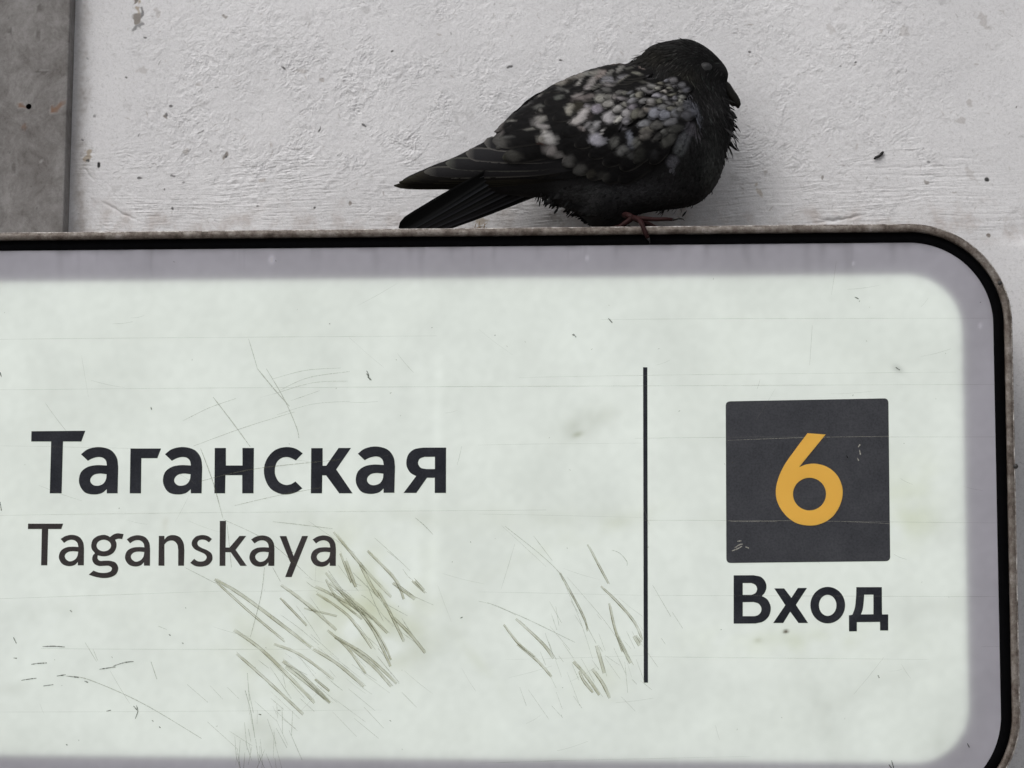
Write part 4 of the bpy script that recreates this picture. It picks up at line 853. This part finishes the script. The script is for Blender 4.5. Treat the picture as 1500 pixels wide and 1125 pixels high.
def plume_material(name, rough=0.75, streak=900.0, sheen=0.0):
    m, nt, out = mat(name)
    p = N(nt, 'BsdfPrincipled', Roughness=rough); p.inputs['Specular IOR Level'].default_value = 0.04
    at = N(nt, 'Attribute', attribute_name='plume')
    uv = N(nt, 'Attribute', attribute_name='barb')
    n1 = N(nt, 'TexNoise', Scale=streak, Detail=3.0, Roughness=0.7); nt.links.new(coords(nt), n1.inputs['Vector'])
    r1 = ramp(nt, [(0.25, (.62, .62, .62)), (0.75, (1.3, 1.3, 1.3))]); nt.links.new(n1.outputs['Fac'], r1.inputs[0])
    nt.links.new(mixc(nt, at.outputs['Color'], r1.outputs[0], 1.0, 'MULTIPLY'), p.inputs['Base Color'])
    bp = N(nt, 'Bump', Strength=0.35, Distance=0.0006); nt.links.new(n1.outputs['Fac'], bp.inputs['Height']); nt.links.new(bp.outputs[0], p.inputs['Normal'])
    nt.links.new(p.outputs[0], out.inputs[0]); return m
PL = plume_material('plumage')
body = keep(link('body', me, PL), pigeon)

def feather_material():
    m, nt, out = mat('feather_vane')
    p = N(nt, 'BsdfPrincipled', Roughness=0.62); p.inputs['Specular IOR Level'].default_value = 0.04
    at = N(nt, 'Attribute', attribute_name='plume')
    uv = N(nt, 'UVMap')
    mp = N(nt, 'Mapping'); mp.inputs['Scale'].default_value = (7.0, 1.3, 1.0); mp.inputs['Rotation'].default_value = (0, 0, 0.5); nt.links.new(uv.outputs[0], mp.inputs[0])
    n1 = N(nt, 'TexNoise', Scale=4.0, Detail=5.0, Roughness=0.75); nt.links.new(mp.outputs[0], n1.inputs['Vector'])
    r1 = ramp(nt, [(0.3, (.62, .61, .60)), (0.5, (.97, .97, .97)), (0.72, (1.28, 1.28, 1.3))]); nt.links.new(n1.outputs['Fac'], r1.inputs[0])
    nt.links.new(mixc(nt, at.outputs['Color'], r1.outputs[0], 1.0, 'MULTIPLY'), p.inputs['Base Color'])
    bp = N(nt, 'Bump', Strength=0.3, Distance=0.0005); nt.links.new(n1.outputs['Fac'], bp.inputs['Height']); nt.links.new(bp.outputs[0], p.inputs['Normal'])
    nt.links.new(p.outputs[0], out.inputs[0]); return m
FM = feather_material()
DARK = np.array([0.0050, 0.0048, 0.0052]); DK2 = np.array([0.008, 0.0075, 0.0075])
UU = np.array([0, .22, .42, .6, .76, .9, 1.0]); VV = np.array([-1, -.55, 0, .55, 1.0])
UU2 = np.array([0, .2, .4, .56, .7, .82, .91, .97, 1.0])
# base mesh of each wing under the feathers
wing_poly = [(1008, 140), (1012, 180), (1000, 220), (960, 245), (900, 258), (840, 262), (760, 262), (760, 200), (800, 150), (860, 120), (930, 110), (980, 118)]
def flank_patch(name, pts, h):
    g0 = np.arange(700, 1030, 2.6); g1 = np.arange(90, 275, 2.6)
    A, B = np.meshgrid(g0, g1, indexing='ij'); ok = np.array([[inpoly(x, y, pts) for y in g1] for x in g0])
    P, nn = hit(A.ravel(), B.ravel()); P = P + nn * h
    fq = grid_faces(len(g0), len(g1)); fq = fq[ok.ravel()[fq].all(1)]
    used, inv = np.unique(fq, return_inverse=True)
    me = mesh_np(name, P[used], inv.reshape(-1, 4)[:, ::-1]); set_col(me, 'plume', pat(A.ravel()[used], B.ravel()[used])); return me
def inpoly(x, y, P):
    r = False; j = len(P) - 1
    for i in range(len(P)):
        if (P[i][1] > y) != (P[j][1] > y) and x < (P[j][0] - P[i][0]) * (y - P[i][1]) / (P[j][1] - P[i][1]) + P[i][0]: r = not r
        j = i
    return r
wing = keep(link('wing', flank_patch('wing', wing_poly, 0.0012), PL), pigeon)
far_me = wing.data.copy(); co_ = np.empty(len(far_me.vertices) * 3, np.float32); far_me.vertices.foreach_get('co', co_); co_ = co_.reshape(-1, 3); co_[:, 1] = 2 * YB - co_[:, 1]; far_me.vertices.foreach_set('co', co_.ravel()); far_me.update()
wing_far = keep(link('wing', far_me, PL), pigeon)

def feather(base, tip, w, colour=None, h0=0.0014, h1=0.0014, sharp=0.5, bend=0.0, far=False, cup=0.0005, name='feather', edge=.35):
    """a vane laid on the flank from base to tip (photo pixels), half width w"""
    B, T = np.array(base, float), np.array(tip, float); d = T - B; Lp = np.linalg.norm(d); d /= Lp; pr = np.array([-d[1], d[0]])
    nu = int(np.clip(Lp / 3.2, 6, 16)); nv = int(np.clip(2 * w / 2.6, 4, 8)) + 1
    U = 1 - (1 - np.linspace(0, 1, nu)) ** 1.25; U[-1] = 1; VVv = np.linspace(-1, 1, nv)
    u, v = np.meshgrid(U, VVv, indexing='ij')
    wid = w * np.minimum(1, (u / .45 + .35)) * np.sqrt(np.maximum(0, 1 - np.clip((u - sharp) / (1.0 - sharp), 0, 1) ** 2.4)) + 0.14 * w * (u > .99)
    off = v * wid + bend * np.sin(u * math.pi)
    px_ = B[0] + d[0] * u * Lp + pr[0] * off; py_ = B[1] + d[1] * u * Lp + pr[1] * off
    P, nn = hit(px_.ravel(), py_.ravel())
    uf, vf = u.ravel(), v.ravel()
    h = h0 + h1 * uf - cup * vf ** 2 * (0.3 + uf)
    P = P + nn * h[:, None]
    if far: P[:, 1] = 2 * YB - P[:, 1]
    if colour is None:
        C_ = pat(px_.ravel(), py_.ravel()) * (1 - edge * sm(.72, 1, np.abs(vf)) * sm(.3, .6, uf) - edge * sm(.93, 1, uf)).clip(.2, 1)[:, None]
        rim = (np.maximum(sm(.80, 1, -vf) * sm(.25, .5, uf), sm(.95, 1, uf)) * .9)[:, None] * (C_.mean(1, keepdims=True) < .02)
        C_ = C_ + rim * np.array([.022, .021, .019]) * random.uniform(.4, 1.5)
    else: C_ = np.array([colour(a, b) for a, b in zip(uf, vf)])
    me = mesh_np(name, P, grid_faces(nu, nv, far)); set_col(me, 'plume', C_)
    uvl = me.uv_layers.new(name='UVMap'); li = np.empty(len(me.loops), np.int32); me.loops.foreach_get('vertex_index', li)
    uvs = np.stack([uf * Lp / 20, vf * w / 12 + random.random() * 9], 1)[li].astype(np.float32); uvl.data.foreach_set('uv', uvs.ravel())
    o = link(name, me, FM); o.parent = wing_far if far else wing
    return o
def ss(a, b, x):
    t = min(1, max(0, (x - a) / (b - a))); return t * t * (3 - 2 * t)
def jit(c, s=.15): return np.array(c) * random.uniform(1 - s, 1 + s) * np.array([random.uniform(.97, 1.03) for _ in range(3)])
def c_plain(col): 
    col = jit(col, .2); return lambda u, v: col * (1 - .25 * abs(v))
def c_edge(col, edge, a=.8):
    col, edge = jit(col), jit(edge); return lambda u, v: col + (edge - col) * a * max(ss(.72, 1, abs(v)) * ss(.15, .5, u), ss(.93, 1, u))
def c_tip(col, tipc, s=.62, e=.85):
    col, tipc = jit(col), jit(tipc); k_ = random.uniform(-.09, .09); return lambda u, v: col + (tipc - col) * ss(s, e, u - .06 * abs(v) + k_ * v) * (1 - .45 * ss(.5, 1, abs(v))) * (1 - .35 * ss(.93, 1, u))
def c_pale(col, dark, lo=.25):
    col, dark = jit(col), jit(dark); return lambda u, v: dark + (col - dark) * ss(lo, lo + .35, u) * (1 - .8 * ss(.45, 1, abs(v))) * (1 - .55 * ss(.85, 1, u))
def c_wedge(col, dark):
    col, dark = jit(col), jit(dark); sd_ = random.choice((-1, 1)) * .25
    return lambda u, v: col + (dark - col) * (1 - ss(.12, .5, abs(v - sd_) - .25 * (1 - u))) * (1 - ss(.62, .82, u))
SLATE, LILAC, BROWN, OLIVE, WHITE = (.13, .13, .145), (.24, .225, .265), (.135, .11, .095), (.15, .15, .12), (.36, .34, .38)
# flight feathers, lowest first
prim = [((868, 254), (577, 272), 6.0), ((866, 251), (585, 267), 6.5), ((864, 249), (597, 262), 7.0), ((864, 247), (609, 257.5), 7.5), ((860, 243), (622, 253), 8.5), ((856, 236), (654, 241), 9.5), ((850, 226), (684, 227), 10), ((848, 214), (711, 211), 10)]
for k, (b, t, w) in enumerate(prim):
    for far in (False, True):
        feather(b, t, w, c_edge((0.0095, .0088, .0078) if k < 4 else (.0175, .0172, .0185), (.10, .098, .09) if k > 3 else (.026, .024, .018), .9), 0.0002 + .0003 * k, 0.0003, .86, bend=(-5.0 if k < 4 else -3.0), far=far, cup=.0004)
# long inner feathers, greater coverts, middle coverts: laid in rows, pattern as traced
rowsF = [((842, 214), (738, 232), 11), ((838, 190), (724, 211), 13), ((832, 163), (729, 193), 11), ((842, 142), (748, 180), 11), ((850, 131), (772, 162), 10), ((866, 122), (796, 145), 9)]
for b, t, w in rowsF:
    for far in (False, True): feather(b, t, w, None, 0.0030, 0.0010, .74, far=far)
for b, t, w in [((965, 226), (905, 264), 13), ((950, 222), (884, 264), 13), ((934, 216), (862, 259), 13), ((920, 208), (842, 252), 13), ((908, 196), (826, 240), 13), ((898, 183), (802, 227), 13), ((888, 168), (790, 208), 13), ((878, 155), (783, 188), 11), ((868, 144), (788, 168), 9), ((868, 134), (800, 155), 9)]:
    feather(b, t, w, None, 0.0030, 0.0012, .70)
for b, t, w in [((884, 150), (812, 178), 11), ((888, 166), (826, 198), 12), ((904, 182), (844, 214), 13), ((920, 200), (864, 228), 13), ((937, 208), (884, 240), 13), ((954, 214), (908, 246), 13), ((868, 146), (831, 170), 8), ((884, 154), (840, 184), 9.5), ((898, 164), (854, 194), 9), ((912, 176), (866, 214), 11), ((930, 188), (896, 219), 9), ((942, 196), (904, 228), 10), ((946, 178), (919, 214), 9), ((962, 204), (928, 237), 12), ((980, 206), (952, 238), 11), ((893, 140), (842, 152), 6)]:
    feather(b, t, w, None, 0.0032, 0.0014, .5)
# lesser coverts: one small scale feather for each that the wing shows
for x, y, rx, ry, an, c_ in sorted(SCALES, key=lambda q: -q[0] * 0 + q[0]):
    a_ = math.radians(an); dv = np.array([-math.cos(a_), -math.sin(a_)])
    if an > -20: dv = dv + np.array([0, .25]); dv /= np.linalg.norm(dv)
    c0 = np.array([x, y]); feather(c0 - dv * (rx * 2.0 + 3), c0 + dv * (rx + .8), ry * 1.1 + 1.0, None, 0.0030, 0.0013, .40, cup=.0007, edge=.55)
# scapulars along the back
def back_y(x): return np.interp(x, [720, 739, 760, 787, 812, 831, 860, 874, 901, 945, 990], [199, 176, 154, 135, 121.5, 113.5, 103.5, 98, 94, 96, 112])
for r, off in enumerate((33, 25, 17, 10)):
    for k in range(13):
        x = 958 - k * 17 + (r % 2) * 8 - r * 3
        if x < 770: continue
        y = back_y(x) + off * (0.75 + .25 * (x < 880)); y2x = x - 42; y2 = back_y(y2x) + off * .98
        if x > 900: y2 = y + 11
        for far in ((False, True) if r == 3 else (False,)):
            feather((x, y), (y2x, y2), random.uniform(5.5, 8), None, 0.0026 + .0004 * r, 0.0010, .35, far=far)

# neck hackles, breast and belly down: many slender blades over the skin (too many to count)
def flow(px_, py_):
    pts = [(945, 82, -.75, .45), (985, 66, -.95, .15), (1020, 68, -.9, -.45), (1045, 85, -.7, -.7), (1000, 95, -.75, .55), (960, 105, -.2, .8), (1015, 115, .45, .85), (1045, 130, .5, .85), (990, 125, .6, .75), (1030, 165, .3, .95), (1066, 160, .6, .8), (1072, 190, .5, .85), (1050, 215, -.05, 1), (1035, 260, -.35, .95), (1000, 290, -.8, .6), (1010, 230, -.1, 1), (940, 290, -.95, .3), (880, 300, -.95, .35), (820, 285, -1, .25), (1055, 105, -.3, .6)]
    w = np.array([1 / ((px_ - a) ** 2 + (py_ - b) ** 2 + 60) ** 1.5 for a, b, _, _ in pts]); v = np.array([[c, d] for *_, c, d in pts])
    f = (w[:, None] * v).sum(0) / w.sum(); return f / max(np.linalg.norm(f), 1e-6)
reg = np.array([(925, 92), (950, 70), (985, 58), (1018, 59), (1052, 84), (1068, 108), (1064, 130), (1076, 170), (1078, 195), (1060, 235), (1046, 276), (1020, 298), (970, 306), (900, 320), (845, 312), (800, 290), (840, 272), (910, 268), (965, 256), (1000, 236), (1018, 195), (1016, 150), (990, 122), (950, 108)])
bl_px = []; bl_d = []; bl_l = []; bl_w = []; bl_h = []
while len(bl_px) < 6500:
    x, y = random.uniform(795, 1082), random.uniform(55, 322)
    if not inpoly(x, y, reg): continue
    if math.hypot(x - 1034, y - 98) < 8: continue
    f = flow(x, y); a = random.gauss(0, .16); f = np.array([f[0] * math.cos(a) - f[1] * math.sin(a), f[0] * math.sin(a) + f[1] * math.cos(a)])
    head = max(0, 1 - math.hypot((x - 1030) / 45, (y - 92) / 35))
    ex_, ey_ = x + f[0] * 15, y + f[1] * 15
    if not inpoly(ex_, ey_, poly[::3]): 
        if random.random() > .05: continue
    bl_px.append((x, y)); bl_d.append(f); neck = 1.0 if (y < 215 and x > 930) else 0.0
    bl_l.append((random.uniform(12, 24) if neck else random.uniform(8, 14)) * (1 - .62 * head)); bl_w.append((random.uniform(.6, 1.3) if neck else random.uniform(1.8, 3.2)) * (1 - .2 * head)); bl_h.append((random.uniform(.0003, .0009) if neck else random.uniform(.0001, .0004)) * (1 - .5 * head))
# loose tufts that break the outline: throat, breast, nape, vent
for (x, y, dx, dy, l, w, n, sp) in [(1064, 158, .48, .88, 30, 3.0, 6, 3), (1062, 172, .50, .86, 32, 3.4, 6, 3), (1060, 184, .36, .93, 30, 3.0, 5, 3), (1066, 168, .62, .78, 22, 2.4, 5, 3), (944, 86, -.85, .42, 17, 1.3, 7, 6), (1000, 294, -.6, .8, 13, 1.0, 6, 10), (1035, 272, -.5, .85, 11, 1.0, 6, 10), (806, 287, -.6, .75, 12, 1.8, 9, 9), (835, 300, -.65, .7, 11, 1.8, 7, 10), (792, 284, -.4, .9, 11, 1.3, 4, 6), (965, 300, -.8, .5, 12, 1.4, 8, 16), (1056, 230, -.05, 1, 14, 1.2, 6, 8), (1058, 120, .3, .9, 12, 1.0, 8, 5), (1056, 142, .5, .8, 20, 1.7, 12, 5)]:
    for _ in range(n):
        a = random.gauss(0, .17); d = np.array([dx * math.cos(a) - dy * math.sin(a), dx * math.sin(a) + dy * math.cos(a)]); d /= np.linalg.norm(d)
        bl_px.append((x + random.gauss(0, sp * .6), y + random.gauss(0, sp * .6))); bl_d.append(d); bl_l.append(l * random.uniform(.6, 1.1)); bl_w.append(w * random.uniform(.7, 1.2)); bl_h.append(random.uniform(.0006, .0016))
A = np.array(bl_px); d = np.array(bl_d); l = np.array(bl_l); w = np.array(bl_w); hh = np.array(bl_h); n = len(A)
P0, n0 = hit(A[:, 0], A[:, 1])
m2 = A + d * (l * .55)[:, None]; P1, n1_ = hit(m2[:, 0], m2[:, 1])
# direction in the tangent plane, kept on past the outline
tv = P1 - P0
lm = (l * MPP)[:, None]
raw = pix(m2[:, 0], m2[:, 1], P0[:, 1]) - P0
tv = np.where(np.linalg.norm(tv, axis=1, keepdims=True) > 1.6 * .55 * lm, raw, tv)
tv /= np.linalg.norm(tv, axis=1, keepdims=True)
sv = np.cross(tv, n0); sv /= np.linalg.norm(sv, axis=1, keepdims=True); wm = (w * MPP)[:, None]
up0 = n0 * hh[:, None]
rows_v = [P0 - n0 * .0004, P0 + tv * lm * .45 + up0 + sv * wm, P0 + tv * lm * .45 + up0 * 1.5, P0 + tv * lm * .45 + up0 - sv * wm, P0 + tv * lm * .8 + up0 * 1.6 + sv * wm * .6, P0 + tv * lm * .8 + up0 * 1.6 - sv * wm * .6, P0 + tv * lm + up0 * 1.5]
Vb = np.stack(rows_v, 1).reshape(-1, 3); k7 = np.arange(n)[:, None] * 7
tris = np.concatenate([k7 + np.array([t]) for t in ((0, 1, 2), (0, 2, 3), (1, 4, 2), (2, 4, 5), (2, 5, 3), (4, 6, 5))])
cb = body_colour(A[:, 0], A[:, 1]) * (1 + rng.normal(0, .22, n).clip(-.6, 1.2))[:, None]
green = rng.random(n) < .10; cb[green] += np.array([.001, .003, .002]); 
lt = (rng.random(n) < .10) & (A[:, 1] < 225) & (cb.mean(1) < .03); cb[lt] = cb[lt] * 2.2  # some neck blades painted lighter as highlights
Cb = np.repeat(cb, 7, axis=0); Cb[6::7] *= 1.25
for far in (False, True):
    V2 = Vb.copy()
    if far: V2[:, 1] = 2 * YB - V2[:, 1]
    me = mesh_np('down_feathers', V2, tris[:, ::-1] if far else tris, smooth=True); set_col(me, 'plume', Cb)
    o = keep(link('down_feathers', me, PL), pigeon); o['kind'] = 'stuff'

# tail: a folded fan of long feathers, sloping down to the sign's top
tail_col = [(.0095, .0095, .010), (.018, .0185, .021)]
NB, NT_ = np.array(pix(712, 252, YB - .014)), np.array(pix(581, 331, YB - .030))
FB, FT = np.array(pix(780, 282, YB + .014)), np.array(pix(622, 338, YB + .030))
upn = np.cross(NT_ - NB, FB - NB); upn /= np.linalg.norm(upn); upn *= np.sign(upn[2])
for k in range(9):
    f0 = k / 8.0; o_ = (k - 4) / 4.0
    b0 = NB * (1 - f0) + FB * f0; t0 = NT_ * (1 - f0) + FT * f0
    dr = t0 - b0; ll = np.linalg.norm(dr); dr /= ll; sd_ = np.cross(dr, upn); sd_ /= np.linalg.norm(sd_)
    V = []; Cc = []
    cl = jit(tail_col[k % 2], .2)
    hgt = -0.0007 * (8 - k)
    for u in UU2:
        wd = .0068 * (0.75 + .25 * min(1, u / .5)) * math.sqrt(max(0, 1 - max(0, (u - .86) / .14) ** 2)) + .0008 * (u > .99)
        for v in VV:
            V.append(b0 + dr * ll * u + sd_ * v * wd + upn * (hgt - .0010 * v * v + .0006 * v))
            Cc.append(cl * (1 + 2.6 * ss(.82, 1, abs(v))))
    me = mesh_np('tail_feather', np.array(V), grid_faces(len(UU2), len(VV))); set_col(me, 'plume', np.array(Cc))
    uvl = me.uv_layers.new(name='UVMap'); li = np.empty(len(me.loops), np.int32); me.loops.foreach_get('vertex_index', li)
    uv_ = np.array([(u * 9, v + k) for u in UU2 for v in VV])[li].astype(np.float32); uvl.data.foreach_set('uv', uv_.ravel())
    mo = keep(link('tail_feather', me, FM), pigeon)

# beak
beak_m = simple('beak_horn', (0.0095, 0.0088, 0.0075), 0.55, 0.0, 0.15)
def loft(path, rads, name, material, parent, n=10):
    V, Fc = tube(path, rads, n); return keep(link(name, mesh_py(name, V, Fc), material), parent)
def bpix(x, y, dy=0): return tuple(pix(x, y, YB + dy))
px2m = MPP
loft([bpix(1056, 122), bpix(1063, 129), bpix(1069, 136.5), bpix(1074.5, 143), bpix(1078.5, 149), bpix(1081, 154), bpix(1081.3, 158.5)], [.0050, .0056, .0048, .0044, .0039, .0029, .0008], 'beak', beak_m, pigeon, 12)
lower = loft([bpix(1054, 130), bpix(1061, 138), bpix(1067, 146), bpix(1072.5, 152), bpix(1076, 155.5)], [.0034, .0034, .0029, .0020, .0006], 'lower_beak', beak_m, pigeon, 10)
# closed eyelid with its pale rim
ey, en = hit(np.array([1034.0]), np.array([98.0])); ey, en = ey[0], en[0]
def lens(name, c, nrm, rx, rz, h, colr, dy=0.0):
    nrm = Vector(nrm); a = nrm.cross(Vector((0, 0, 1))).normalized(); b = a.cross(nrm); V = []; Fc = []; n = 20
    for i in range(6):
        e = math.pi / 2 * i / 5.0
        for k in range(n):
            t = 2 * math.pi * k / n
            V.append(Vector(c) + a * rx * math.cos(e) * math.cos(t) + b * rz * math.cos(e) * math.sin(t) + nrm * (h * math.sin(e) + dy))
    for i in range(5):
        for k in range(n): Fc.append((i * n + k, i * n + (k + 1) % n, i * n + n + (k + 1) % n, i * n + n + k))
    return keep(link(name, mesh_py(name, V, Fc), simple(name + '_skin', colr, 0.6)), pigeon)
en2 = (en * 0.5 + np.array([0, -1, 0]) * .5)
lens('eye_ring', ey, en2, .0058, .0046, .0012, (0.007, 0.007, 0.0075))
lens('eyelid', ey + np.array([0.0003, 0, 0.0004]), en2, .0034, .0027, .0018, (0.020, 0.020, 0.021))

# legs and feet: red toes with dark claws
red = simple('red_scaly_skin', (0.024, 0.0085, 0.0085), 0.6, 0.0, 0.12); claw_m = simple('claw_horn', (0.010, 0.009, 0.009), 0.4)
ZT = TOP + 0.0005
def toe(path, r0, r1, parent, claw):
    rads = [r0 + (r1 - r0) * i / (len(path) - 1) for i in range(len(path))]
    rads = [r * (1 + .10 * (i % 2)) for i, r in enumerate(rads)]
    o = link('toe', mesh_py('toe', *tube(path, rads, 8)), red); o.parent = parent
    c = link('claw', mesh_py('claw', *tube([path[-1]] + claw, [r1 * .95] + [r1 * .75, r1 * .35, .0001][-len(claw):], 7)), claw_m); c.parent = parent
fy = -0.1105
ank = Vector(pix(927, 319, fy)); ank.z = max(ank.z, ZT + .0035)
hip = Vector(pix(915, 315, -0.101))
leg = loft([hip, hip * .5 + ank * .5 + Vector((0, 0, .001)), ank], [.0030, .0026, .0026], 'leg', red, pigeon, 9)
# the toe that curls over the front edge of the frame
k1 = Vector(pix(937, 322.5, -0.1165)); k2 = Vector(pix(941.5, 331, -0.1222)); k3 = Vector(pix(945.5, 341, -0.1228)); k4 = Vector(pix(949.5, 349, -0.1222))
toe([ank, (ank + k1) / 2 + Vector((0, 0, .0006)), k1, (k1 + k2) / 2 + Vector((0, -.0008, .0006)), k2, k3, k4], .0026, .0018, leg, [Vector(pix(951.6, 353, -0.1213)), Vector(pix(952, 357.5, -0.1200))])
t1 = Vector(pix(962, 321.5, -0.112)); t2 = Vector(pix(985, 321.5, -0.1125))
toe([ank, (ank + t1) / 2, t1, (t1 + t2) / 2 + Vector((0, 0, .0004)), t2], .0021, .0015, leg, [Vector(pix(994, 319.5, -.1125)), Vector(pix(1000, 320.5, -.1125)), Vector(pix(1003.5, 324, -.1125))])
i1 = Vector((ank.x + .022, -.094, ZT + .0022)); i2 = Vector((ank.x + .038, -.088, ZT + .002))
toe([ank, (ank + i1) / 2, i1, i2], .0026, .0019, leg, [i2 + Vector((.005, .001, .0006)), i2 + Vector((.009, .002, -.0012))])
h1 = Vector((ank.x - .012, -.104, ZT + .0021)); h2 = Vector((ank.x - .020, -.100, ZT + .0018))
toe([ank, h1, h2], .0024, .0017, leg, [h2 + Vector((-.004, .001, .0005)), h2 + Vector((-.007, .002, -.001))])
# far foot
ank2 = Vector((ank.x - .004, -0.030, ZT + .0040)); hip2 = Vector((hip.x, -0.040, hip.z))
leg2 = loft([hip2, (hip2 + ank2) / 2, ank2], [.0042, .0028, .0028], 'leg', red, pigeon, 9)
for dx, dy in ((.034, -.006), (.036, .012), (.024, .022), (-.02, .004)):
    e = Vector((ank2.x + dx, ank2.y + dy, ZT + .0021)); mid = (ank2 + e) / 2; mid.z = ZT + .0028
    s_ = Vector((dx, dy, 0)).normalized()
    toe([ank2, mid, e], .0025, .0018, leg2, [e + s_ * .005 + Vector((0, 0, .0005)), e + s_ * .009 + Vector((0, 0, -.001))])

# ------------------------------------------------------------------ small loose things
# black curled scrap stuck on the wall
pth = [Vector(pix(x, y, -0.0022)) for x, y in ((1280.5, 233), (1283, 230.5), (1286.5, 229.3), (1289.5, 227.5), (1292, 224.5), (1294, 222))]
o = link('scrap', mesh_py('scrap', *tube(pth, [.0009, .0012, .0013, .0013, .0014, .0009], 8)), simple('scrap_black', (0.008, 0.008, 0.008), 0.7))
thing(o, 'tiny black curled scrap stuck on the bare white wall', 'scrap')
# dry grass fibres caught on the top of the sign
rb = []; fc_ = []
base = Vector(pix(704, 329, -0.116)); base.z = TOP + .0006
for k in range(11):
    a = random.uniform(.15, 2.9); l_ = random.uniform(.003, .009)
    s0 = base + Vector((random.uniform(-.006, .006), random.uniform(-.002, .004), 0))
    V, Fc = tube([s0, s0 + Vector((math.cos(a) * l_ * .5, random.uniform(-.001, .001), abs(math.sin(a)) * l_ * .6)), s0 + Vector((math.cos(a) * l_, random.uniform(-.002, .002), abs(math.sin(a)) * l_ * .8))], [.00032, .00028, .0001], 5)
    n = len(rb); rb += V; fc_ += [tuple(i + n for i in f) for f in Fc]
o = link('grass_tuft', mesh_py('grass_tuft', rb, fc_), simple('dry_grass', (0.28, 0.20, 0.11), 0.8))
thing(o, 'tiny tuft of dry grass caught on the frame under the tail', 'debris')
